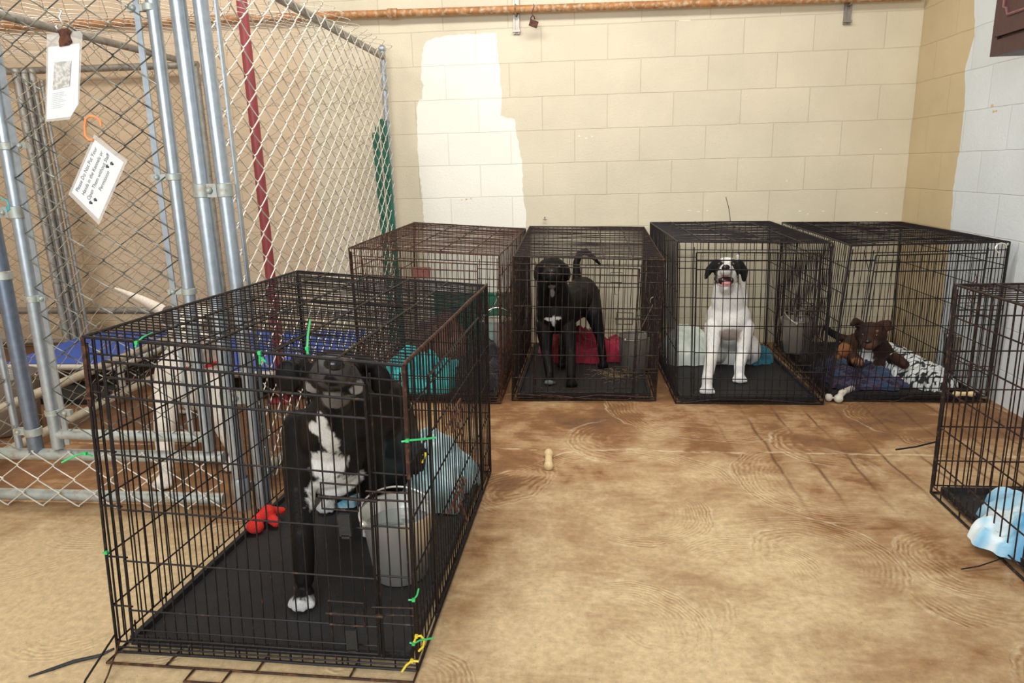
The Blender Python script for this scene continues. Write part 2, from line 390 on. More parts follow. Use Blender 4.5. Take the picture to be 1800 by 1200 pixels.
# ------------------------------------------------------------------ the room
XW, YW, ZC = 1.998, 4.666, 3.0
XL = -4.9; YB = -2.6
tag(Mb().box(((XL+XW)/2, (YB+YW)/2, -.05), (XW-XL+.4, YW-YB+.4, .1)).build('floor', M_FLOOR), 'brown stained trowelled concrete floor', kind='structure')
XP = -1.75
wb = tag(Mb().box(((XP+XW+.2)/2, YW+.05, ZC/2), (XW+.2-XP, .1, ZC)).build('wall_back', M_WALL, smooth=False), 'beige painted concrete block wall behind the crates', kind='structure')
wp = Mb().box(((XL+XP)/2, YW+.05, ZC/2), (XP-XL, .1, ZC)).build('wall_section', M_WALLP, wb, smooth=False); tag(wp, 'peach toned part of the block wall')  # left stretch of the wall has a peachier base tone
wr = tag(Mb().box((XW+.05, (YB+YW)/2, ZC/2), (.1, YW-YB, ZC)).build('wall_right', M_TAN, smooth=False), 'block wall painted tan and pale grey', kind='structure')
tag(Mb().box((XL-.05, (YB+YW)/2, ZC/2), (.1, YW-YB, ZC)).build('wall_left', M_WALLP, smooth=False), kind='structure')
tag(Mb().box(((XL+XW)/2, (YB+YW)/2, ZC+.05), (XW-XL+.4, YW-YB+.4, .1)).build('ceiling', M_CEIL, smooth=False), kind='structure')
def jag(pts, amp, step, rr):
    out = []
    for i in range(len(pts)):
        a = V(pts[i]); b = V(pts[(i+1) % len(pts)]); n = max(1, int((b-a).length/step))
        for k in range(n):
            p = a.lerp(b, k/n)
            out.append(p+V((rr.uniform(-amp, amp), 0, rr.uniform(-amp, amp))) if k else p)
    return out
pp = [(750, 72), (765, 66), (790, 62), (873, 57), (874, 85), (879, 130), (882, 170), (880, 203), (892, 208), (905, 210), (906, 225), (912, 250), (918, 290), (920, 350), (925, 380), (928, 410), (745, 410), (745, 380), (742, 340), (737, 300), (734, 250), (732, 190), (737, 176), (742, 175), (742, 160), (745, 150), (740, 140), (744, 84)]
pl = [at(x, y, YW) for x, y in pp]; pl[15].z = .1; pl[16].z = .1
tag(Mb().poly(jag(pl, .0045, .02, rnd), (0, -.0012, 0)).build('primer_patch', M_CREAM, wb, smooth=False), 'cream white primer patch')
gp = [(0, 0)]
yy = [(3.0, 4.10), (1.93, 4.105), (1.75, 4.06), (1.60, 4.115), (1.4, 4.075), (1.23, 4.07), (1.0, 4.09), (.78, 4.066), (.4, 4.05), (0, 4.05)]
gl = [V((XW, y, z)) for z, y in yy]+[V((XW, YB, 0)), V((XW, YB, 3.0))]
g2 = []
for i in range(len(gl)):
    a = gl[i]; b = gl[(i+1) % len(gl)]; n = max(1, int((b-a).length/.025)) if i < 9 else 1
    for k in range(n): g2.append(a.lerp(b, k/n)+(V((0, rnd.uniform(-.006, .006), 0)) if k else V((0, 0, 0))))
tag(Mb().poly(g2, (-.0012, 0, 0)).build('primer_patch', M_GREY, wr, smooth=False), 'pale blue grey painted part')
# chips of bare plaster on the grey paint
cp = Mb()
for (px, py, r) in ((1744, 186, .012), (1747, 196, .010), (1752, 195, .008)):
    p = atx(px, py, XW); cp.poly([V((XW-.0012, p.y+r*math.cos(q*1.05)*rnd.uniform(.7, 1.5), p.z+r*.7*math.sin(q*1.05))) for q in range(6)], (-.0008, 0, 0))
cp.build('paint_chip', mat('bare_tan_chip', (.62, .45, .26), .8), wr, smooth=False)

sc = Mb()
for (px, py, w_) in ((1018, 239, 5), (1030, 243, 4), (1041, 240, 3), (1212, 370, 9), (1228, 372, 7), (1243, 370, 4), (1406, 371, 6), (1420, 376, 4), (1447, 371, 6), (1541, 373, 5), (1558, 375, 6), (1548, 262, 4), (1383, 318, 3), (1205, 36, 26)):
    p = at(px, py, YW); r = w_*.0035*.5
    sc.poly([V((p.x+r*math.cos(k*PI/4)*rnd.uniform(.6, 1.3), YW, p.z+.0035*math.sin(k*PI/4)*rnd.uniform(.5, 1.4))) for k in range(8)], (0, -.0009, 0))
sc.build('paint_scuff', M_CREAM, wb, smooth=False)
sc = Mb()
for (px, py, r) in ((820, 350, .009), (812, 351, .005), (828, 349, .005)):
    p = at(px, py, YW-.0012); sc.poly([V((p.x+r*math.cos(k*PI/4)*rnd.uniform(.6, 1.3), YW-.0012, p.z+r*.5*math.sin(k*PI/4))) for k in range(8)], (0, -.0007, 0))
sc.build('rust_spot', mat('yellow_rust', (.62, .40, .12), .8), wb, smooth=False)

# pipe along the back wall
pz0 = at(640, 25, 4.6); pz1 = at(1100, 10, 4.6); sl = (pz1.z-pz0.z)/(pz1.x-pz0.x)
def pipez(x): return pz0.z+sl*(x-pz0.x)
t = thing('wall_pipe', (XL, 4.6, pipez(XL)), 'rusty orange steel pipe running along the back wall near the ceiling', 'pipe')
Mb().tube([(XL+.02, 4.6, pipez(XL)), (1.95, 4.6, pipez(1.95))], .022, 14).build('pipe', M_PIPE, t)
x_ = at(690, 22, 4.6).x
Mb().tube([(x_-.03, 4.6, pipez(x_)), (x_+.03, 4.6, pipez(x_))], .028, 14).build('coupling', M_PIPE, t)
def bracket(px, parent):
    x = at(px, 15, 4.6).x; b = Mb(); z = pipez(x)
    for s in (-1, 1): b.box((x+s*.014, 4.655, z-.02), (.010, .02, .22))
    b.box((x, 4.66, z-.02), (.036, .008, .22)); b.box((x, 4.645, z-.115), (.046, .02, .012))
    b.tube([(x, 4.65, z-.03), (x, 4.6, z-.026), (x, 4.574, z), (x, 4.6, z+.026), (x, 4.65, z+.03)], .005, 6)
    b.build('bracket', M_STEELD, parent)
bracket(906, t); bracket(1496, t)
x = at(938, 25, 4.58).x; z = pipez(x)
pk = thing('padlock', (x, 4.565, z-.12), 'small rusty padlock hanging on a wire from the wall pipe', 'padlock')
mm = Matrix.Rotation(.35, 3, 'Y')
Mb().box((x, 4.565, z-.09), (.05, .02, .036), mm).build('body', M_RUST, pk, smooth=False)
Mb().tube([(x+.012*math.cos(q)-.005, 4.565, z-.066+.02*math.sin(q)) for q in [i*PI/8 for i in range(9)]], .004, 6).build('shackle', M_RUST, pk)
Mb().tube([(x, 4.565, z-.05), (x-.01, 4.57, z-.03), (x+.005, 4.572, z+.01), (x, 4.60, z+.026)], .002, 5).build('wire_tie', M_RUST, pk)
# screw hook in the wall
p = at(958, 384, YW)
tag(Mb().tube([(p.x, YW-.001, p.z), (p.x, YW-.03, p.z), (p.x, YW-.032, p.z+.012)], .004, 6).tube([(p.x-.012, YW-.03, p.z), (p.x+.012, YW-.03, p.z)], .004, 6).build('wall_hook', M_STEELD, org=(p.x, YW, p.z)), 'tiny dark metal hook in the back wall above the second crate', 'hook')

# maroon cabinet on the right wall
yf, zb = atx(1743, 100, 1.70).y, atx(1743, 100, 1.70).z
t = thing('wall_cabinet', (1.85, yf-.45, zb), 'dark maroon wooden wall cabinet hung high on the grey right wall', 'cabinet')
Mb().box((1.849, yf-.45, zb+.40), (.296, .9, .80)).box((1.698, yf-.45, zb+.03), (.012, .9, .06)).box((1.698, yf-.02, zb+.43), (.012, .04, .74)).box((1.712, yf-.88, zb+.4), (.02, .04, .8)).build('body', M_CAB, t, smooth=False)
d = Mb(); d.box((1.69, yf-.25, zb+.43), (.02, .43, .72)); dr = d.build('door', M_CAB, t, smooth=False)
yo, y1, z0_, z1_ = yf-.085, yf-.415, zb+.14, zb+.72
cr_ = .035
loop = [(yo-cr_, z0_), (y1+cr_, z0_), (y1+cr_, z0_+cr_*.6), (y1, z0_+cr_), (y1, z1_), (yo, z1_), (yo, z0_+cr_), (yo-cr_*.6, z0_+cr_*.8)]
Mb().tube([(1.678, a, b) for a, b in loop], .006, 6, closed=True).build('moulding', M_CABT, dr)
Mb().box((1.69, yf-.69, zb+.43), (.02, .40, .72)).build('door', M_CAB, t, smooth=False)

# ------------------------------------------------------------------ chain link
def chain(b, org, du, dv, nrm, W, Hh, cw=.066, chh=.086, r=.0016, n=5, wob=.0):
    """zigzag pickets running along dv; org corner, du/dv unit vectors"""
    org, du, dv, nrm = V(org), V(du), V(dv), V(nrm)
    k = int(round(W/cw)); cw = W/k; m = int(round(Hh/chh))*2; hs = Hh/m
    for i in range(k):
        pts = []
        for j in range(m+1):
            s = 1 if (j+i) % 2 else -1
            u = (i+.5)*cw+s*(cw*.5)
            dpt = .004*s
            if j > 0:  pts.append(org+du*(u-s*.006)+dv*(j*hs-hs*.13)+nrm*dpt)
            pts.append(org+du*(u+s*.004)+dv*(j*hs)+nrm*dpt*-.2)
            if j < m: pts.append(org+du*(u-s*.006)+dv*(j*hs+hs*.13)-nrm*dpt)
        if wob:
            pts = [p+V((noise.noise(p*3)*wob, noise.noise(p*3+V((9, 0, 0)))*wob, noise.noise(p*3+V((0, 9, 0)))*wob)) for p in pts]
        b.tube(pts, r, n)
def clamps(parent, *specs):
    for sp in specs:
        b = Mb(); clamp(b, *sp); b.build('clamp', M_GALVW, parent)
def clamp(b, x, y, z, r=.024, h=.032, ear=(1, 0), l=.045):
    b.lathe((x, y, z-h/2), [(r, 0), (r+.003, .002), (r+.003, h-.002), (r, h)], 16)
    b.box((x+ear[0]*(r+l/2), y+ear[1]*(r+l/2), z), (l if ear[0] else .016, l if ear[1] else .016, h*.85))
    b.ball((x+ear[0]*(r+l*.6), y-.010+ear[1]*.03, z), .009, n=8, k=5)

YF = 2.215; X_R = -1.213; X_D = -2.42; ZT = 1.845; YBK = 4.56
kn = 'chain link kennel run'
# fixed front frame of the kennels (low transom, bottom rail, posts)
t = thing('kennel_front_panel', (-2.4, YF, 0), 'galvanised kennel front frame with low chain link strip along the floor', 'fence panel', )
b = Mb(); b.tube([(-4.6, YF, .045), (X_R-.06, YF, .035)], .021, 12); b.build('bottom_rail', M_GALVW, t)
b = Mb(); b.tube([(-4.6, YF, .205), (X_R-.04, YF, .195)], .021, 12); b.build('middle_rail', M_GALVW, t)
b = Mb(); chain(b, (-4.6, YF-.012, -.0), (1, 0, 0), (0, 0, 1), (0, 1, 0), 3.34, .215, .07, .086, .0024); b.v = [V((p.x, p.y-.014, max(p.z+.006, .003))) for p in b.v]; b.build('chain_link_mesh', M_WIRE, t)
b = Mb(); b.tube([(-1.962, YF, .205), (-1.955, YF, 2.05)], .025, 16); b.build('post', mat('dark_galvanised_post', (.22, .27, .36), .4, .8, .15, 40), t)
clamps(t, (-1.960, YF, .285, .026, .03, (-1, 0)), (-1.957, YF, .85, .026, .03, (-1, 0)))
b = Mb(); b.tube([(-2.035, YF+.01, .21), (-2.03, YF+.01, 1.85)], .012, 8); b.build('tension_bar', M_GALV, t)
b = Mb(); b.tube([(-1.205, YF, .0), (-1.212, YF, 2.15)], .0245, 16); b.lathe((-1.2035, YF, .0), [(.028, 0), (.029, .01), (.029, .11), (.026, .12)], 16); b.build('post', M_GALV, t)
b = Mb(); b.tube([(-4.6, YF, ZT-.05), (X_R-.03, YF, ZT-.02)], .02, 12); b.build('top_rail', M_GALV, t)
b = Mb(); chain(b, (-4.55, YF-.014, .22), (1, 0, 0), (0, 0, 1), (0, 1, 0), 2.53, 1.56, .07, .086, .0019, 4); b.build('chain_link_mesh', M_WIREG, t)
# side panel to the wall
t = thing('kennel_side_panel', (X_R, 3.4, 0), 'tall chain link side panel running back to the wall, pale bright wire', 'fence panel')
b = Mb(); b.tube([(-1.130, YF+.01, 0), (-1.148, YF+.01, 2.15)], .0225, 16); b.lathe((-1.130, YF+.01, .0), [(.024, 0), (.025, .01), (.025, .10), (.0235, .11)], 16); b.build('front_post', M_GALV, t)
b = Mb(); b.tube([(X_R, YBK, 0), (X_R, YBK, ZT+.03)], .019, 12); b.ball((X_R, YBK, ZT+.045), .025); b.build('back_post', M_GALV, t)
b = Mb(); b.tube([(-1.195, YF+.05, ZT), (X_R, YBK, ZT)], .019, 12); b.build('top_rail', M_GALVD, t)
b = Mb(); b.tube([(-1.19, YF+.05, .06), (X_R, YBK, .06)], .019, 12); b.build('bottom_rail', M_GALVD, t)
b = Mb(); b.box((-1.112, YF+.045, 1.1), (.006, .02, 2.0)); b.build('tension_bar', M_GALV, t)
b = Mb(); chain(b, (-1.165, YF+.06, .04), V((-.012, 1, 0)).normalized(), (0, 0, 1), (1, 0, 0), 2.28, ZT-.02, .066, .090, .0025); b.build('chain_link_mesh', M_WIRE, t)
clamps(t, *[(X_R, YBK, zz, .02, .022, (0, -1), .02) for zz in (.79-.28, 1.10, 1.66)])
for zz in (1.115, .42, 1.72):
    b = Mb()
    b.lathe((-1.210+.002, YF, zz-.022), [(.0245, 0), (.029, .002), (.029, .042), (.0245, .044)], 16)
    b.lathe((-1.140, YF+.01, zz-.022), [(.0225, 0), (.027, .002), (.027, .042), (.0225, .044)], 16)
    b.box((-1.176, YF-.008, zz), (.045, .016, .042)); b.ball((-1.176, YF-.022, zz), (.011, .009, .011), n=10, k=6)
    b.build('clamp', M_GALVW, t)
# gate
t = thing('kennel_gate', (-1.58, YF, .22), 'chain link kennel gate with bright galvanised frame carrying the two signs', 'gate')
PL0, PL1, PA = -1.870, -1.842, -1.296
b = Mb(); b.tube([(PL0, YF-.005, .225), (PL1, YF-.005, 1.90)], .021, 14); b.build('frame_post', M_GALV, t)
b = Mb(); b.tube([(PA-.008, YF-.005, .225), (PA+.012, YF-.005, 2.1)], .020, 14); b.build('frame_post', M_GALV, t)
b = Mb(); b.tube([(PL0, YF-.005, .278), (PA, YF-.005, .272)], .019, 12); b.build('bottom_rail', M_GALVW, t)
b = Mb(); b.box((PA-.050, YF-.01, 1.05), (.018, .006, 1.62), Matrix.Rotation(.012, 3, 'Y')); b.build('tension_bar', M_GALV, t, smooth=False)
b = Mb(); b.box((PL0+.052, YF-.01, 1.05), (.018, .006, 1.62), Matrix.Rotation(.012, 3, 'Y')); b.build('tension_bar', M_GALV, t, smooth=False)
b = Mb(); chain(b, (PL0+.03, YF-.018, .27), (1, 0, 0), V((.014, 0, 1)).normalized(), (0, 1, 0), .52, 1.62, .065, .090, .0021); b.build('chain_link_mesh', M_WIREG, t)
clamps(t, *[(PA, YF-.005, zz, .0215, .022, (-1, 0), .05) for zz in (.79, 1.16, 1.66)])
clamps(t, (PL0+.003, YF-.005, .36, .022, .022, (1, 0), .05), (PL0+.008, YF-.005, .77, .022, .024, (1, 0), .03),
       (PL0+.012, YF-.005, 1.06, .023, .04, (-1, 0), .035), (PL0+.02, YF-.005, 1.27, .022, .024, (1, 0), .05))
# divider panel on the left of the run
t = thing('kennel_divider_panel', (X_D, 3.4, 0), 'chain link divider panel left of the white dog with dull beige rails', 'fence panel')
for z, nm in ((.05, 'bottom_rail'), (.235, 'middle_rail')):
    Mb().tube([(X_D, YF+.03, z), (X_D, YBK-.02, z)], .021, 12).build(nm, mat('dusty_rail', (.50, .44, .33), .6, .3, .15, 20), t)
Mb().tube([(X_D, YF+.03, ZT-.01), (X_D, YBK-.02, ZT)], .019, 12).build('top_rail', M_GALVD, t)
Mb().tube([(X_D, YBK-.02, 0), (X_D, YBK-.02, ZT)], .022, 12).build('back_post', M_GALVD, t)
b = Mb(); chain(b, (X_D, YF+.03, .04), (0, 1, 0), (0, 0, 1), (1, 0, 0), 2.3, ZT-.06, .07, .09, .0015, 4); b.build('chain_link_mesh', M_WIRED, t)
# back panel
t = thing('kennel_back_panel', (-2.9, YBK, 0), 'weathered chain link panel standing along the peach back wall', 'fence panel')
Mb().tube([(-4.5, YBK, ZT+.01), (X_D+.01, YBK, ZT)], .022, 12).build('top_rail', M_GALVD, t)
Mb().tube([(-4.5, YBK, .27), (X_R-.03, YBK, .25)], .024, 12).build('middle_rail', M_GALVD, t)
Mb().tube([(-4.5, YBK, .04), (X_R-.03, YBK, .04)], .02, 12).build('bottom_rail', M_GALVD, t)
b = Mb(); chain(b, (-4.5, YBK-.02, .05), (1, 0, 0), (0, 0, 1), (0, 1, 0), 3.2, ZT-.07, .07, .09, .0014, 4); b.build('chain_link_mesh', M_WIRED, t)
# roof
t = thing('kennel_roof_mesh', (-2.4, 3.3, ZT+.03), 'sheet of chain link laid flat as a roof over the kennel runs', 'fence mesh')
b = Mb(); chain(b, (-3.6, YF-.25, ZT+.045), (0, 1, 0), (1, 0, 0), (0, 0, 1), 2.55, 2.47, .066, .085, .0015, 4, wob=.03); b.build('chain_link_mesh', M_WIRE, t)
# stack of spare panel frames at the back left
for i, (px, Yq) in enumerate(((27, 4.22), (41, 4.26), (55, 4.30))):
    a = at(px, 126, Yq); q = V((a.x+.02, Yq, .02)); r_ = .022
    lab = ['weathered grey fence post, leftmost of three leaning at the back of the kennel', 'weathered grey fence post, middle one of three leaning at the back of the kennel', 'weathered grey fence post, rightmost of three leaning at the back of the kennel'][i]
    b = Mb().tube([q, a], r_, 12)
    b.ball(a, r_*1.15)
    o = tag(b.build('fence_post', M_GALVD, org=q), lab, 'post', 'spare fence posts at the back left')
    Mb().tube([q+V((.04, .02, 0)), a+V((.04, .02, -.05))], .012, 8).build('tension_bar', M_GALVD, o)
# maroon pole
a = at(427, 10, 3.4)
t = thing('steel_pole', (a.x, 3.4, 0), 'slim maroon painted steel pole standing inside the kennel', 'pole')
Mb().tube([(a.x-.01, 3.4, 0), (a.x, 3.4, ZC)], .0245, 16).build('pole', M_MAROON, t)
Mb().box((a.x-.01, 3.4, .005), (.12, .12, .01)).build('base_plate', M_MAROON, t, smooth=False)
# green stakes behind the mesh
for i, (px, py) in enumerate(((657, 233), (662, 222), (671, 209), (676, 210))):
    a = at(px, py, 4.47); lab = ['leftmost', 'second', 'third', 'rightmost'][i]
    bb = V((a.x+.035, 4.44, 0))
    b = Mb(); b.tube([bb, a], .012 if i < 2 else .014, 6)
    for k in range(12):
        p = bb.lerp(a, .1+.075*k); b.box(p+V((0, -.014, 0)), (.012, .010, .018))
    tag(b.build('garden_stake', M_GREEN, org=bb), lab+' of the dark green metal stakes standing in the corner behind the mesh', 'stake', 'green metal stakes in the corner')
# cots, bin in the kennels
def cot(lab, x0, x1, y0, y1, h=.16):
    t = thing('dog_cot', ((x0+x1)/2, (y0+y1)/2, 0), lab, 'dog bed')
    b = Mb(); n = 8
    for i in range(n+1):
        for j in range(n+1):
            u, v = i/n, j/n; b.v.append(V((x0+(x1-x0)*u, y0+(y1-y0)*v, h-.02*math.sin(PI*u)*math.sin(PI*v))))
    for i in range(n):
        for j in range(n): q = i*(n+1)+j; b.f.append((q, q+n+1, q+n+2, q+1))
    nb = len(b.v); b.v += [p-V((0, 0, .006)) for p in b.v]; b.f += [tuple(nb+k for k in f[::-1]) for f in list(b.f)]
    b.build('bed_fabric', M_BLUE, t)
    for pp_ in (((x0, y0), (x1, y0)), ((x0, y1), (x1, y1)), ((x0, y0), (x0, y1)), ((x1, y0), (x1, y1))):
        Mb().tube([(*pp_[0], h-.02), (*pp_[1], h-.02)], .018, 10).build('side_rail', M_PVC, t)
    for x in (x0, x1):
        for y in (y0, y1): Mb().tube([(x, y, 0), (x, y, h)], .020, 10).build('leg', M_PVC, t)
cot('blue fabric dog cot in the far left kennel beyond the divider', -3.25, -2.55, 3.55, 4.35)
cot('blue fabric dog cot at the back of the white dog kennel', -2.20, -1.36, 3.42, 4.35)
b = Mb()
tag(Mb().poly([(-3.0, 3.32, .003), (-2.5, 3.32, .003), (-2.52, 3.62, .003), (-3.0, 3.62, .003)], (0, 0, .03)).build('floor_mat', M_DARK, org=(-2.75, 3.45, 0), smooth=False), 'black rubber mat on the floor in front of the left blue cot', 'mat')

# ------------------------------------------------------------------ signs
def text_obj(s, size, o, xdir, ydir, nrm, m, parent, shear=0.35, name='lettering', align='CENTER'):
    cu = bpy.data.curves.new('t', 'FONT'); cu.body = s; cu.size = size; cu.shear = shear; cu.align_x = align; cu.resolution_u = 3
    to = bpy.data.objects.new('t', cu); COL.objects.link(to)
    bpy.context.view_layer.update()
    me = bpy.data.meshes.new_from_object(to.evaluated_get(bpy.context.evaluated_depsgraph_get()))
    bpy.data.objects.remove(to); bpy.data.curves.remove(cu)
    xd, yd, nn = V(xdir).normalized(), V(ydir).normalized(), V(nrm).normalized()
    og = ORG[parent.name]
    for v in me.vertices:
        c = v.co.copy(); v.co = V(o)+xd*c.x+yd*c.y+nn*.0006-og
    me.materials.append(m); me.name = name
    ob = bpy.data.objects.new(name, me); COL.objects.link(ob); ob.parent = parent; ORG[ob.name] = og
    return ob
YS = YF-.055
A, B_, C_, D_ = [at(x, y, YS) for x, y in ((166, 245.5), (217.5, 285.5), (173.5, 385.5), (126, 338))]
cen = (A+B_+C_+D_)/4
xd = (A-D_).normalized(); yd_ = (A-B_); yd = (yd_-xd*yd_.dot(xd)).normalized(); nn = V((0, -1, 0))
t = thing('kennel_sign', cen, 'white laminated sign hung askew on the gate asking people to keep hands out', 'sign')
Mb().poly([A, B_, C_, D_], (0, .0008, 0)).build('paper', M_PAPER, t, smooth=False)
lam = [cen+(p-cen)*1.14+V((0, .0004, 0)) for p in (A, B_, C_, D_)]
Mb().poly(lam, (0, .0006, 0)).build('laminate', M_LAM, t, smooth=False)
hgt = (yd_).dot(yd); wid = (A-D_).length
cx = (A+D_)/2
for i, s in enumerate(('Please Do Not Put Your', 'Hands in the Kennels or', 'Open Them without Staff', 'Permission')):
    text_obj(s, .0160, cx-yd*(.019+.0215*i)+xd*(-.004+.0*i), xd, yd, nn, M_INK, t, .2)
def paw(c, s):
    pw = Mb()
    for (a, b2, r) in ((0, -.1, .42), (-.5, .35, .2), (-.18, .62, .2), (.18, .62, .2), (.5, .35, .2)):
        c2 = c+xd*a*s+yd*b2*s
        pw.poly([c2+xd*r*s*math.cos(k*PI/5)+yd*r*s*1.15*math.sin(k*PI/5)+nn*.0004 for k in range(10)], nn*.0003)
    pw.build('paw_print', M_INK, t, smooth=False)
for (px, py) in ((160.5, 356.5), (168.5, 351.5), (189.5, 293), (197.5, 288)): paw(at(px, py, YS), .0085)
ck = at(163, 225, YS); b = Mb()
b.tube([at(x, y, YS-.004) for x, y in ((178, 222), (176, 212), (168, 206), (158, 204), (151, 208), (149, 222), (150, 238), (156, 246), (164, 246))], .0045, 8)
b.build('hanging_clip', M_ORANGE, t)
# card
A, B_, C_, D_, E_ = [at(x, y, YS) for x, y in ((85, 83), (140, 76), (137, 184), (124, 205), (82, 210))]
cen = (A+B_+C_+D_+E_)/5
t = thing('kennel_card', cen, 'white kennel card in a clear pouch with a faded photo, hung high on the gate', 'card')
Mb().poly([A, B_, C_, D_, E_], (0, .0008, 0)).build('paper', M_PAPER, t, smooth=False)
Mb().poly([at(x, y, YS+.0012) for x, y in ((82, 60), (140, 54), (145, 60), (139, 182), (122, 210), (79.5, 214))], (0, .0006, 0)).build('laminate', M_LAM, t, smooth=False)
Mb().poly([at(x, y, YS-.0025) for x, y in ((96, 109), (125, 107), (122, 151), (92, 158))], (0, .0008, 0)).build('photograph', M_PHOTO, t, smooth=False)
xd2 = (at(125, 152, YS)-at(92, 158, YS)).normalized(); yd2 = (at(96, 109, YS)-at(92, 158, YS)).normalized()
ln = Mb()
for k in range(9):
    p = at(91.5-.2*k, 165+3.2*k, YS-.002); L_ = (.045, .04, .05, .035, .045, .05, .03, .045, .04)[k]
    for q in range(int(L_/.005)): ln.box(p+xd2*(.005*q+.002), (.0032 if q % 4 else .0018, .0003, .0012))
ln.build('lettering', M_HAIR, t, smooth=False)
b = Mb()
rp = [at(x, y, YS-.006) for x, y in ((104, 82), (103, 72), (105, 64), (101, 55), (108, 50), (119, 50), (125, 55), (121, 62), (126, 74), (120, 79))]
b.poly(rp, (0, .004, 0)); b.build('rusty_clip', M_RUST, t)
b = Mb(); b.tube([at(x, y, YS-.006) for x, y in ((102, 52), (98, 47), (102, 42), (108, 46), (111, 43), (104, 30), (108, 20), (100, 14))], .003, 6); b.build('snap_hook', M_STEEL, t)
# teal cord on the left hinge
tag(Mb().tube([at(x, y, YS-.02) for x, y in ((2, 347), (6, 352), (12, 352), (15, 360), (17, 368), (13, 372), (11, 362))], .0022, 6).build('cord', mat('teal_cord', (.03, .45, .55), .5), org=at(10, 360, YS)), 'short teal cord knotted on the hinge at the left edge', 'cord')

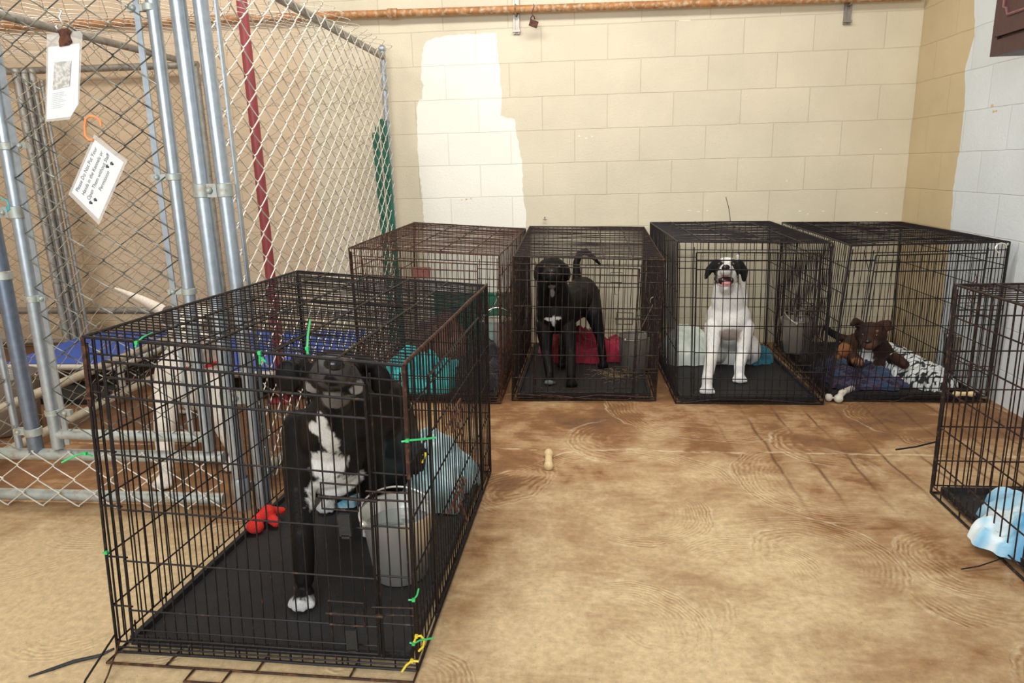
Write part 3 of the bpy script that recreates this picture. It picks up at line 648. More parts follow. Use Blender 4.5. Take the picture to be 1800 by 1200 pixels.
# ------------------------------------------------------------------ crates
def crate(lab, B4, T4, m, md=None, door=(.07, .885), wz=None, nf=27, ns=40, latch_side=True, back_latch=False, tray_in=.03, door_on=True, side_doors=False, rt=1.0, grips=False):
    """B4/T4: front-left, front-right, back-right, back-left corners of floor frame and roof"""
    B4 = [V(p) for p in B4]; T4 = [V(p) for p in T4]; md = md or m
    def P(u, v, w, out=0):
        lo = (B4[0]*(1-u)+B4[1]*u)*(1-v)+(B4[3]*(1-u)+B4[2]*u)*v
        hi = (T4[0]*(1-u)+T4[1]*u)*(1-v)+(T4[3]*(1-u)+T4[2]*u)*v
        return lo*(1-w)+hi*w
    base = (B4[0]+B4[1]+B4[2]+B4[3])/4
    t = thing('dog_crate', base, lab, 'dog crate')
    def wire(b, a, c, r, n=5, seg=3, wob=.0015):
        pts = []
        for i in range(seg+1):
            q = i/seg; p = P(*(a[k]*(1-q)+c[k]*q for k in range(3)))
            if 0 < i < seg: p = p+V((rnd.uniform(-wob, wob), rnd.uniform(-wob, wob), rnd.uniform(-wob, wob)))
            pts.append(p)
        b.tube(pts, r, n)
    R1, R2, R3 = .0019*rt, .0024*rt, .0037*rt
    w0 = .045
    # frame
    b = Mb()
    for (a, c) in (((0, 0), (1, 0)), ((1, 0), (1, 1)), ((1, 1), (0, 1)), ((0, 1), (0, 0))):
        for w in (.008, .045, 1): wire(b, (*a, w), (*c, w), R3 if w != .045 else R2, 6)
    for (u, v) in ((0, 0), (1, 0), (1, 1), (0, 1)):
        wire(b, (u, v, .008), (u, v, 1), R3, 6); e = .012 if u == 0 else -.012
        wire(b, (u+e, v, .045), (u+e, v, .98), R2, 6)
        e2 = .010 if v == 0 else -.010
        wire(b, (u, v+e2, .045), (u, v+e2, .98), R2, 6)
    # little feet hooks along the bottom frame
    for k in range(9):
        v = .06+k*.11
        for u in (0, 1): wire(b, (u, v, .008), (u, v, .06), R1*1.2, 5, 1)
    for k in range(6):
        u = .08+k*.17
        for v in (0, 1): wire(b, (u, v, .008), (u, v, .045), R1*1.2, 5, 1)
    b.build('frame', m, t)
    # side panels
    for u, nm in ((0, 'side_panel'), (1, 'side_panel')):
        b = Mb()
        for k in range(1, ns): wire(b, (u, k/ns, .045), (u, k/ns, 1), R1)
        for w in (.17, .34, .52, .70, .86): wire(b, (u, 0, w), (u, 1, w), R2)
        if side_doors and u == 1:
            for v in (.16, .80): wire(b, (u+.008, v, .05), (u+.008, v, .90), R3)
            for w in (.05, .90): wire(b, (u+.008, .16, w), (u+.008, .80, w), R3)
        b.build(nm, m, t)
    # back
    b = Mb()
    for k in range(1, nf): wire(b, (k/nf, 1, .045), (k/nf, 1, 1), R1)
    for w in (.17, .34, .52, .70, .86, .95): wire(b, (0, 1, w), (1, 1, w), R2)
    b.build('back_panel', m, t)
    # roof
    b = Mb()
    for k in range(1, ns+3): wire(b, (0, k/(ns+3), 1), (1, k/(ns+3), 1), R1, wob=.003)
    for u in (.17, .38, .6, .8): wire(b, (u, 0, 1.003), (u, 1, 1.003), R2*1.25)
    b.build('roof_panel', m, t)
    # front and its door
    b = Mb(); u0_, u1_ = door; dw0, dw1 = .07, .955
    HZ = (.17, .335, .50, .67, .845, .91)
    if door_on:
        for k in range(1, nf):
            u = k/nf
            if u0_ < u < u1_:
                wire(b, (u, 0, dw1), (u, 0, 1), R1, 5, 1); wire(b, (u, 0, .012), (u, 0, dw0), R1, 5, 1)
            else: wire(b, (u, 0, .045), (u, 0, 1), R1)
        for w in HZ:
            wire(b, (0, 0, w), (u0_, 0, w), R2, 5, 1); wire(b, (u1_, 0, w), (1, 0, w), R2, 5, 1)
        for w in (dw1, .025): wire(b, (0, 0, w), (1, 0, w), R2)
        for u in (u0_-.012, u1_+.012): wire(b, (u, 0, .045), (u, 0, .97), R2, 6)
        b.build('front_panel', m, t)
        b = Mb(); e = -.010
        for u in (u0_, u1_): wire(b, (u, e, dw0), (u, e, dw1-.015), R3*.9, 6)
        for w in (dw0, dw0+.03, .84, .895): wire(b, (u0_-.0, e, w), (u1_, e, w), R2*1.3 if w > .8 else R2, 6)
        for k in range(1, nf):
            u = k/nf
            if u0_ < u < u1_: wire(b, (u, e, dw0), (u, e, dw1-.015), R1)
        wire(b, (u0_, e, dw1-.015), (u1_, e, dw1-.015), R3*.9, 6)
        for w in HZ[:4]: wire(b, (u0_, e*1.3, w), (u1_, e*1.3, w), R2)
        dr = b.build('door', md, t)
        for w in (.22, .60):
            if latch_side: ua, ub = u1_-.14, u1_-.03
            else: ua, ub = u0_+.03, u0_+.14
            b = Mb(); ev = -.028
            q = [(ua, ev, w-.035), (ub, ev, w-.035), (ub, ev, w+.045), (ua, ev, w+.045)]
            b.tube([P(*x) for x in q], R2*1.1, 6, closed=True)
            b.tube([P(ua-.01, ev, w+.002), P(u1_+.03 if latch_side else ub, ev, w+.002)], R3, 6)
            b.tube([P(u1_-.01, ev*.6, w+.022), P(1.0, ev*.4, w+.022), P(1.0, ev*.4, w-.004), P(u1_-.01, ev*.6, w-.004)], R2, 6)
            lt = b.build('latch', M_RUSTDARK, dr)
            c = P((ua*.35+ub*.65), ev*1.25, w-.075)
            if grips: Mb().box(c, (.026, .010, .052)).box(c+V((0, 0, -.028)), (.018, .010, .008)).build('grip', M_RUBBER, lt, smooth=False)
    else:
        for k in range(1, nf): wire(b, (k/nf, 0, .045), (k/nf, 0, 1), R1)
        for w in HZ: wire(b, (0, 0, w), (1, 0, w), R2)
        b.build('front_panel', m, t)
    if back_latch:
        b = Mb()
        q = [(.72, .99, .56), (.82, .99, .56), (.82, .99, .64), (.72, .99, .64)]
        b.tube([P(*x) for x in q], R2*1.2, 6, closed=True); b.tube([P(.75, .99, .56), P(.76, .99, .46), P(.79, .99, .46), P(.80, .99, .56)], R2, 6)
        b.build('latch', m, t)
    # tray
    b = Mb(); ti = tray_in; N_ = 10
    def TP(u, v, z): p = P(u, v, 0); return V((p.x, p.y, z))
    lo, lip = .020, .038
    ring = [(ti, ti*.6), (1-ti, ti*.6), (1-ti, 1-ti*.6), (ti, 1-ti*.6)]; inn = [(ti+.018, ti*.6+.012), (1-ti-.018, ti*.6+.012), (1-ti-.018, 1-ti*.6-.012), (ti+.018, 1-ti*.6-.012)]
    vs = [TP(u, v, .012) for u, v in ring]+[TP(u, v, lip) for u, v in ring]+[TP(u*.96+.02, v*.985+.007, lip) for u, v in ring]+[TP(u, v, lo) for u, v in inn]
    b.v += vs; b.f += [(3, 2, 1, 0)]
    for k in range(4):
        k2 = (k+1) % 4
        b.f += [(k, k2, 4+k2, 4+k), (4+k, 4+k2, 8+k2, 8+k), (8+k, 8+k2, 12+k2, 12+k)]
    b.f += [(12, 13, 14, 15)]
    b.build('tray', M_TRAY, t, smooth=False)
    return t, P

def tie(parent, pts, m, r=.0022):
    b = Mb().tube(pts, r, 6); p = V(pts[0])
    b.box(V(pts[min(1, len(pts)-1)]), (.007, .007, .007))
    o = b.build('cable_tie', m, parent)
    o['label'] = 'green plastic cable tie' if m is M_TIE else 'yellow plastic cable tie'
    return o

# the big crate in front
BF = [(-1.160, 1.435, 0), (-.388, 1.415, 0), (-.352, 2.545, 0), (-1.068, 2.56, 0)]
TF = [(-1.102, 1.43, .821), (-.372, 1.405, .762), (-.338, 2.50, .752), (-1.038, 2.50, .812)]
cF, PF = crate('large black wire crate in the foreground holding the black dog with a white chest', BF, TF, M_BLKWIRE, side_doors=True, grips=True)
b = Mb()   # rusty right top edge and corner wraps
b.tube([PF(1.004, q/6, 1.008)+V((0, 0, rnd.uniform(-.002, .002))) for q in range(7)], .0042, 6)
b.build('rusty_edge', M_RUSTWIRE, cF); b = Mb()
b.tube([PF(0, 0, 1.0), PF(0, 0, .80)], .0052, 6); b.tube([PF(0, 0, .82), PF(.0, -.012, .83), PF(.02, -.012, .83)], .003, 6)
b.build('rusty_edge', M_RUSTWIRE, cF); b = Mb()
b.tube([PF(1, 0, 1.0), PF(1, 0, .66)], .0046, 6)
b.build('rusty_edge', M_RUSTWIRE, cF)
b = Mb()   # wire base sticking out in front
b.tube([PF(.0, -.035, .0)+V((0, 0, .005)), PF(1.0, -.035, .0)+V((0, 0, .005))], .0032, 6)
b.tube([PF(.30, -.035, 0)+V((0, 0, .005)), PF(.30, -.075, 0)+V((0, 0, .005)), PF(.42, -.075, 0)+V((0, 0, .005)), PF(.42, -.035, 0)+V((0, 0, .005))], .003, 6)
for u in (0, .2, .5, .8, 1): b.tube([PF(u, -.035, 0)+V((0, 0, .005)), PF(u, .02, 0)+V((0, 0, .005))], .0025, 6)
b.build('base_rail', M_RUSTWIRE, cF)
# latches on the right side door
for w in (.30, .62):
    sd = Mb()
    for v in (.38, ):
        sd.tube([PF(1.03, v-.05, w), PF(1.03, v+.05, w), PF(1.03, v+.05, w+.08), PF(1.03, v-.05, w+.08)], .0028, 6, closed=True)
        sd.tube([PF(1.02, v-.10, w+.04), PF(1.03, v+.08, w+.04)], .0048, 6)
        sd.tube([PF(1.035, v, w), PF(1.05, v+.03, w-.1)], .0035, 6)
    sd.build('side_latch', M_RUST, cF)['label'] = 'rusty side door latch'
tie(cF, [at(541, 622, 1.41), at(540, 612, 1.42), at(541, 590, 1.50), at(545, 563, 1.60)], M_TIE, .0026)
tie(cF, [at(457, 640, 1.41), at(456, 620, 1.41), at(459, 628, 1.41), at(467, 636, 1.40)], M_TIE)
tie(cF, [at(238, 610, 1.42), at(240, 602, 1.42), at(252, 592, 1.45), at(268, 585, 1.5)], M_TIE)
tie(cF, [at(163, 801, 1.42), at(150, 797, 1.41), at(135, 799, 1.40), at(108, 813, 1.38)], M_TIE)
tie(cF, [at(706, 776, 1.40), at(716, 774, 1.40), at(740, 772, 1.42), at(766, 769, 1.44)], M_TIE, .0024)
tie(cF, [at(718, 1054, 1.40), at(727, 1054, 1.40), at(733, 1046, 1.41), at(736, 1034, 1.42)], M_TIE)
tie(cF, [at(181, 971, 1.43), at(187, 971, 1.425), at(191, 971, 1.43)], M_TIE)
tie(cF, [at(720, 1129, 1.40), at(727, 1131, 1.40), at(738, 1125, 1.40), at(762, 1121, 1.38)], M_TIE)
tie(cF, [at(728, 1128, 1.40), at(732, 1118, 1.40), at(740, 1117, 1.40), at(746, 1124, 1.40), at(744, 1136, 1.40), at(736, 1144, 1.40)], M_YTIE, .0028)
tie(cF, [at(736, 1162, 1.39), at(724, 1161, 1.39), at(714, 1169, 1.38), at(706, 1181, 1.37)], M_YTIE, .0028)
tie(cF, [at(744, 800, 1.75), at(748, 798, 1.75), at(745, 808, 1.75), at(742, 813, 1.75)], M_YTIE, .0028)

c1, P1 = crate('rusty brown wire crate in the back row beside the chain link, with turquoise bedding', [(-1.13, 3.40, 0), (-.405, 3.375, 0), (-.39, 4.48, 0), (-1.10, 4.52, 0)],
      [(-1.137, 3.40, .796), (-.391, 3.38, .752), (-.345, 4.50, .783), (-1.061, 4.50, .835)], M_RUSTWIRE, nf=26, ns=34, door=(.09, .86))
c2, P2 = crate('brown black wire crate, second of the back row, holding the standing black dog', [(-.350, 3.425, 0), (.375, 3.435, 0), (.385, 4.47, 0), (-.325, 4.50, 0)],
      [(-.323, 3.42, .741), (.401, 3.43, .713), (.392, 4.47, .783), (-.319, 4.50, .797)], M_RUSTDARK, nf=24, ns=40, back_latch=True, door=(.16, .84))
c3, P3 = crate('black wire crate, third of the back row, holding the black and white dog', [(.470, 3.393, 0), (1.175, 3.39, 0), (1.165, 4.47, 0), (.45, 4.50, 0)],
      [(.458, 3.40, .802), (1.160, 3.40, .787), (1.154, 4.50, .802), (.433, 4.50, .808)], M_BLKWIRE, nf=20, ns=40, door=(.12, .92))
c4, P4 = crate('black wire crate in the back right corner holding the brown dog', [(1.215, 3.445, 0), (1.955, 3.44, 0), (1.945, 4.50, 0), (1.235, 4.52, 0)],
      [(1.264, 3.45, .766), (1.955, 3.44, .774), (1.945, 4.55, .78), (1.229, 4.50, .794)], M_BLKWIRE, nf=22, ns=40, door=(.16, .86))
# cabinet side crate at the right edge: its narrow back faces the row
c5, P5 = crate('rust stained black wire crate at the right edge holding a blue towel', [(1.236, 1.30, 0), (1.93, 1.30, 0), (1.93, 2.43, 0), (1.236, 2.43, 0)],
      [(1.226, 1.32, .755), (1.93, 1.32, .755), (1.93, 2.42, .752), (1.226, 2.42, .752)], M_RUSTDARK, nf=18, ns=30, door_on=False, rt=1.15)
# loose wires sticking out of the crates
def stray(parent, pts, r=.002, m=None):
    return Mb().tube(pts, r, 5).build('loose_wire', m or M_BLKWIRE, parent)
stray(c3, [at(1284, 389, 4.5), at(1281, 365, 4.52), at(1276, 346, 4.55)])
stray(c5, [at(1646, 776, 2.40), at(1610, 785, 2.36), at(1575, 790, 2.3)], .003)
stray(c5, [fl(1690, 1000, .006), fl(1720, 995, .01), fl(1750, 985, .02), atx(1762, 980, 1.23)], .002)
stray(c2, [P2(.03, -.01, .06), P2(.4, -.02, .03), P2(.6, -.02, .055), P2(.98, -.01, .035)], .003, M_RUSTWIRE)
stray(c2, [P2(.2, -.02, .06), P2(.5, -.03, .035), P2(.8, -.02, .02), P2(.83, -.03, .04)], .0025, M_RUSTWIRE)
stray(c3, [P3(.05, -.02, .02), P3(.3, -.03, .05), P3(.6, -.02, .04), P3(.95, -.02, .02)], .0025, M_RUSTDARK)
stray(c4, [P4(.35, -.02, .02), P4(.4, -.03, .015), P4(.5, -.02, .05), P4(.75, -.01, .05)], .0025, M_RUSTDARK)
stray(c4, [at(1519, 440, 3.46), at(1523, 460, 3.45), at(1528, 478, 3.45)], .002)
q0 = PF(0, -.005, .07)
stray(cF, [q0, fl(150, 1195, .05)+V((0, 0, .0)), fl(130, 1260, .006)], .0028)
stray(cF, [q0+V((.01, 0, -.02)), fl(190, 1185, .02), fl(170, 1230, .006)], .0022, M_RUSTWIRE)
sp_ = [fl(50, 1189, .003), fl(90, 1176, .004), fl(130, 1162, .005), fl(175, 1152, .006), fl(200, 1140, .02)]
tag(Mb().tube(sp_, .0035, 6, rs=[.002, .004, .0045, .004, .003]).build('cable_tie', M_RUBBER, org=sp_[0]), 'long black strap end lying on the floor left of the front crate', 'strap')
# snap hook and rusty wire bundles on the corner crate
Mb().tube([P4(.93, -.02, .97)+V((.018*math.cos(q)*1.3, 0, .022*math.sin(q))) for q in [k*PI/6 for k in range(10)]], .0035, 6).build('snap_hook', M_STEEL, c4)
Mb().tube([P4(.80+.02*math.sin(k*2.1), -.015+.004*(k % 3), .80-.013*k+.02*math.cos(k*1.7)) for k in range(16)], .0022, 5).build('wire_tangle', mat('purple_rust_wire', (.10, .03, .035), .6, .3), c4)
# rusty plate hanging at the back of crate 1
t_ = at(740, 480, 4.44)
a_, b_, cc, dd = [at(x, y, 4.46) for x, y in ((723, 469), (757, 470), (756, 488), (724, 488))]
pt = Mb().poly([a_, b_, cc, dd], (0, .006, 0)).build('door_plate', mat('pink_brown_rust', (.30, .12, .095), .8, 0, .3, 60), c1, smooth=False)

# ------------------------------------------------------------------ buckets
def bucket(lab, c, rt_, rb, h, hang=None, water=True, m=M_STEEL, group='metal water buckets', hdir=.9, lean=.0, hside=1):
    t = thing('water_bucket', c, lab, 'bucket', group); c = V(c)
    Mb().lathe(c, [(0, .002), (rb-.004, .001), (rb, .004), (rt_-.002, h-.004), (rt_+.003, h-.002), (rt_+.003, h+.002), (rt_-.003, h+.001), (rb-.003, .008), (0, .008)], 40).build('body', m, t)
    if water: Mb().lathe(c, [(0, h*.78), (rb+(rt_-rb)*.78-.004, h*.78)], 32).build('water', M_WATER, t)
    e = V((math.cos(hdir), math.sin(hdir), 0)); up = (V((0, 0, 1))*math.cos(lean)+e.cross(V((0, 0, 1)))*math.sin(lean)*hside).normalized()
    o = c+V((0, 0, h-.012))
    Mb().tube([o+e*(rt_+.006)*math.cos(q)+up*(rt_*.95)*math.sin(q) for q in [PI*k/20 for k in range(21)]], .0028, 6).build('handle', m, t)
    b = Mb()
    for s in (1, -1): b.ball(o+e*s*(rt_+.002)+V((0, 0, .0)), (.010, .010, .012), n=10, k=6)
    b.build('handle_ear', m, t)
    if hang: Mb().tube(hang, .0028, 6).tube([hang[-1]+V((.016*math.cos(q), 0, .02+.02*math.sin(q))) for q in [k*PI/6-.5*PI for k in range(11)]], .0028, 6).build('hanging_hook', m, t)
    return t
p = fl(676, 1028, .022)
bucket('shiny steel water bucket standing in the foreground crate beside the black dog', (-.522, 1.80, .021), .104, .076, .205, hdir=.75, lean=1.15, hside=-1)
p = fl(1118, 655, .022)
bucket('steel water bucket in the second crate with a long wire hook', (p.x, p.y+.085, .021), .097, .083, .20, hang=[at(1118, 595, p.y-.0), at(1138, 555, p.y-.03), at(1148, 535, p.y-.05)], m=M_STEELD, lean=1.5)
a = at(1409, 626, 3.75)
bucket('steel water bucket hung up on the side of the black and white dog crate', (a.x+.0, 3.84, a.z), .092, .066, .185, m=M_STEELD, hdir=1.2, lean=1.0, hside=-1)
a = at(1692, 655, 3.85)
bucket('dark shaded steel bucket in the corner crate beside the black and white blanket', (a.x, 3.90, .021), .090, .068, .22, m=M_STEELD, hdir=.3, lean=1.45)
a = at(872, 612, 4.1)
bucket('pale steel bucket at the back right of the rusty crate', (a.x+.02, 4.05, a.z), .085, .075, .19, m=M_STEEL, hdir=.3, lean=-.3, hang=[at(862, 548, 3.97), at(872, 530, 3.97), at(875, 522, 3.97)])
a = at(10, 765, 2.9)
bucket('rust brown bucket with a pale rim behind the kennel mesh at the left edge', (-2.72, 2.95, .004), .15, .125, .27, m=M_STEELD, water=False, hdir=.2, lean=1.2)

# ------------------------------------------------------------------ cloths
def pile(name, lab, cat, cx, cy, w, d, h, m, seed=1, z0=.024, rot=0, n=84, fold=.35, sharp=1.6, group=None, freq=7, sq=3.0):
    b = Mb(); s = V((seed*3.1, seed*7.7, seed)); rm = Matrix.Rotation(rot, 3, 'Z')
    for i in range(n+1):
        for j in range(n+1):
            u, v = i/n*2-1, j/n*2-1
            # square to superellipse
            ang = math.atan2(v, u); k = max(abs(u), abs(v)); rr = k
            edge = .95+.26*noise.noise(V((math.cos(ang)*1.6, math.sin(ang)*1.6, seed)))+.12*noise.noise(V((math.cos(ang)*5, math.sin(ang)*5, seed+3)))
            c_, s_ = math.cos(ang), math.sin(ang); se = (abs(c_)**sq+abs(s_)**sq)**(-1/sq)
            x, y = rr*se*edge*c_*w/2, rr*se*edge*s_*d/2
            prof = max(0, 1-rr**(2.6))
            q = V((x*freq, y*freq, 0))+s
            q += V((noise.noise(q*.5), noise.noise(q*.5+V((5, 5, 5))), 0))*1.1
            def crease(p_, wd):
                k_ = noise.noise(p_); return math.exp(-(k_/wd)**2)
            z = h*(prof**.42)*(.80+.42*noise.noise(V((x*4.5, y*4.5, seed+9)))+.18*noise.noise(q))
            z -= h*fold*(.55*crease(q, .13)+.32*crease(q*1.9+V((3, 1, 2)), .15)+.16*crease(q*3.3+V((7, 1, 2)), .2))*min(1, prof*1.5+.15)
            z += .010*noise.noise(V((x*30, y*30, seed)))
            z = max(z, 0)+.006*min(1, (1-rr)*12)
            b.v.append(V((cx, cy, z0))+rm @ V((x, y, z)))
    for i in range(n):
        for j in range(n): q = i*(n+1)+j; b.f.append((q, q+n+1, q+n+2, q+1))
    # underside
    nb = len(b.v); b.v.append(V((cx, cy, z0)))
    rim = [i*(n+1) for i in range(n+1)]+[n*(n+1)+j for j in range(1, n+1)]+[i*(n+1)+n for i in range(n-1, -1, -1)]+[j for j in range(n-1, 0, -1)]
    for k in range(len(rim)): b.f.append((rim[k], rim[(k+1) % len(rim)], nb))
    return tag(b.build(name, m, org=(cx, cy, z0)), lab, cat, group)
M_AQUA = cloth_mat('pale_aqua_towel', (.40, .62, .66), (.56, .76, .80), (.62, .80, .82), 5, .45)
M_TBLUE = cloth_mat('tie_dye_blue_towel', (.10, .36, .52), (.36, .58, .64), (.5, .66, .55), 7, .45)
M_TEAL = cloth_mat('turquoise_sheet', (.03, .40, .42), (.06, .58, .58), None, 5, .5)
M_BURG = cloth_mat('crimson_blanket', (.22, .006, .022), (.34, .012, .04), None, 5, .5)
M_MINT = cloth_mat('pale_mint_blanket', (.62, .68, .60), (.72, .76, .68), (.80, .80, .72), 4, .5)
M_DTEAL = cloth_mat('dark_teal_cloth', (.006, .075, .11), (.015, .14, .19), None, 6, .5)
M_NAVY = cloth_mat('purple_blue_blanket', (.010, .010, .035), (.055, .016, .05), (.018, .05, .11), 12, .47)
M_ZEB = cloth_mat('black_white_leaf_print', (.80, .82, .80), (.015, .015, .018), None, 24, .58, 'leaf')
M_SKY = cloth_mat('blue_white_towel', (.10, .40, .72), (.42, .70, .86), (.75, .86, .90), 4, .46)
M_DBL = cloth_mat('dark_blanket', (.012, .013, .018), (.03, .03, .04), None, 6, .5)
M_BRB = cloth_mat('brown_blanket', (.10, .045, .03), (.17, .08, .05), None, 6, .5)
pile('towel', 'pale aqua towel bunched in the back right of the foreground crate', 'towel', -.535, 2.33, .28, .38, .215, M_AQUA, 2, fold=.3, sq=3.5, rot=-.04)
pile('towel', 'small tie dyed blue green towel behind the legs of the front black dog', 'towel', -.745, 2.36, .24, .26, .17, M_TBLUE, 5, rot=.4)
pile('towel', 'scrap of blue towel on the tray between the paws of the front dog', 'towel', -.835, 2.24, .12, .12, .05, M_TBLUE, 8, n=24)
pile('blanket', 'turquoise sheet heaped at the front of the rusty crate', 'blanket', -.87, 3.66, .46, .44, .20, M_TEAL, 3)
pile('blanket', 'dark bunched blanket in the rusty crate beside the turquoise sheet', 'blanket', -.56, 3.70, .28, .42, .25, M_DBL, 4)
pile('blanket', 'brown blanket at the back of the rusty crate', 'blanket', -.86, 4.22, .40, .40, .36, M_BRB, 6)
pile('blanket', 'crimson blanket heaped behind the black dog in the second crate', 'blanket', at(1030, 620, 4.2).x, 4.21, .54, .32, .20, M_BURG, 7, sq=4)
pile('blanket', 'pale mint blanket heaped behind the black and white dog', 'blanket', .69, 4.20, .48, .44, .20, M_MINT, 9, sq=3)
pile('blanket', 'dark teal cloth at the right of the black and white dog', 'blanket', 1.03, 4.17, .20, .28, .10, M_DTEAL, 10)
pile('blanket', 'purple and blue patterned blanket under the brown dog', 'blanket', 1.49, 3.83, .50, .60, .060, M_NAVY, 11, fold=.5, freq=10, sq=3)
pile('blanket', 'black and white leaf patterned blanket beside the brown dog', 'blanket', 1.765, 3.93, .26, .80, .13, M_ZEB, 12, fold=.2, sq=5, rot=.06)
pile('towel', 'blue and white towel folded in the crate at the right edge', 'towel', 1.475, 2.05, .52, .46, .14, M_SKY, 13, fold=.3, sq=3.5, rot=-.5)
# green board behind crate 1
g = Mb(); g0 = at(770, 512, 4.60).x; g1 = at(878, 512, 4.60).x
tag(Mb().box(((g0+g1)/2+.02, 4.60, .18), (g1-g0+.1, .02, .36)).box(((g0+g1)/2+.02, 4.59, .355), (g1-g0+.12, .02, .012)).build('plastic_board', M_GREENB, org=((g0+g1)/2, 4.60, 0), smooth=False), 'flat green plastic board standing against the wall behind the rusty crate', 'board')
# hay wisps in crate 2
hb = Mb()
for k in range(90):
    x, y = rnd.gauss(.19, .055), rnd.gauss(3.78, .06); a = rnd.uniform(0, PI); L_ = rnd.uniform(.03, .08); z = .024+rnd.uniform(0, .02)
    hb.tube([(x, y, z), (x+L_*.5*math.cos(a), y+L_*.5*math.sin(a), z+rnd.uniform(0, .012)), (x+L_*math.cos(a+.3), y+L_*math.sin(a+.3), z)], .0009, 4)
tag(hb.build('straw', M_STRAW, org=(.19, 3.78, .022)), 'wisps of straw on the tray of the second crate', 'straw', kind='stuff')

# ------------------------------------------------------------------ toys and chews
def lump(name, prims, m, parent=None, vox=.004, org=(0, 0, 0), sm=3):
    """voxel union of tapered capsules and ellipsoids, smoothed: one continuous mesh"""
    b = Mb()
    for p in prims:
        if p[0] == 'c':
            _, A, ra, B, rb = p; A, B = V(A), V(B); pts, rs = [], []; d = (B-A); L_ = d.length
            dn = d.normalized() if L_ > 1e-6 else V((0, 0, 1))
            for k in range(6): q = PI/2*k/5; pts.append(A-dn*ra*math.cos(q)); rs.append(max(ra*math.sin(q), .0004))
            for k in range(1, 6): q = PI/2*k/5; pts.append(B+dn*rb*math.sin(q)); rs.append(max(rb*math.cos(q), .0004))
            pts.insert(6, A.lerp(B, .5)); rs.insert(6, (ra+rb)/2)
            b.tube(pts, 1, 14, rs=rs)
        else:
            _, c, r, m3 = p; b.ball(c, r, m3, 18, 12)
    me = bpy.data.meshes.new('tmp'); o_ = V(org)
    me.from_pydata([tuple(p-o_) for p in b.v], [], b.f); me.update()
    import bmesh as _b
    bm = _b.new(); bm.from_mesh(me); _b.ops.remove_doubles(bm, verts=bm.verts, dist=1e-5); _b.ops.recalc_face_normals(bm, faces=bm.faces); bm.to_mesh(me); bm.free()
    to = bpy.data.objects.new('tmp', me); COL.objects.link(to)
    md = to.modifiers.new('r', 'REMESH'); md.mode = 'VOXEL'; md.voxel_size = vox
    m2 = to.modifiers.new('s', 'SMOOTH'); m2.factor = .5; m2.iterations = sm
    bpy.context.view_layer.update()
    out = bpy.data.meshes.new_from_object(to.evaluated_get(bpy.context.evaluated_depsgraph_get()))
    bpy.data.objects.remove(to); bpy.data.meshes.remove(me)
    out.name = name; out.materials.clear(); out.materials.append(m)
    out.polygons.foreach_set('use_smooth', [True]*len(out.polygons))
    ob = bpy.data.objects.new(name, out); COL.objects.link(ob)
    if parent: ob.parent = parent
    else: ob.location = o_
    ORG[ob.name] = o_
    return ob
q = fl(462, 915, .03)
tag(lump('dog_toy', [('c', fl(445, 925, .045), .022, fl(462, 905, .06), .018), ('c', fl(462, 905, .06), .018, fl(470, 900, .065), .026), ('c', fl(470, 900, .06), .022, fl(496, 897, .05), .012), ('c', fl(470, 905, .05), .020, fl(485, 918, .04), .016), ('c', fl(447, 925, .045), .024, fl(452, 926, .042), .022)], M_RED, org=q), 'red fleece knot toy on the tray at the left of the front dog', 'dog toy')
def rollchew(name, lab, a, b2, r, m=M_BONE):
    a, b2 = V(a), V(b2); d = (b2-a)
    pts = [('c', a, r*.92, b2, r*.92), ('c', a+d*.02, r*1.18, a+d*.12, r*1.12), ('c', b2-d*.12, r*1.12, b2-d*.02, r*1.18)]
    return tag(lump(name, pts, m, org=a, vox=.003, sm=2), lab, 'dog chew')
a, b2 = fl(964.5, 819, .014), fl(964.5, 796, .014)
rollchew('rawhide_roll', 'short tan rawhide roll lying alone in the middle of the floor', a, b2, .0165)
a, b2 = at(1679, 693, 3.50), at(1709, 693, 3.49)
a.z = b2.z = .045
a, b2 = fl(1679, 692, .050), fl(1709, 692, .050); b2.y = a.y
rollchew('rawhide_stick', 'tan rawhide stick on the front edge of the corner crate tray', a, b2, .012)
q = fl(1475, 700, .02)
tag(lump('rawhide_bone', [('c', fl(1478, 690, .05), .013, fl(1497, 683, .045), .016), ('e', fl(1474, 700, .024), (.022, .022, .021), None), ('e', fl(1457, 698, .022), (.018, .02, .02), None), ('c', fl(1474, 698, .03), .014, fl(1484, 688, .05), .014)], M_BONEW, org=q, vox=.003), 'white knotted rawhide bone poking out at the lower left of the corner crate', 'dog chew')

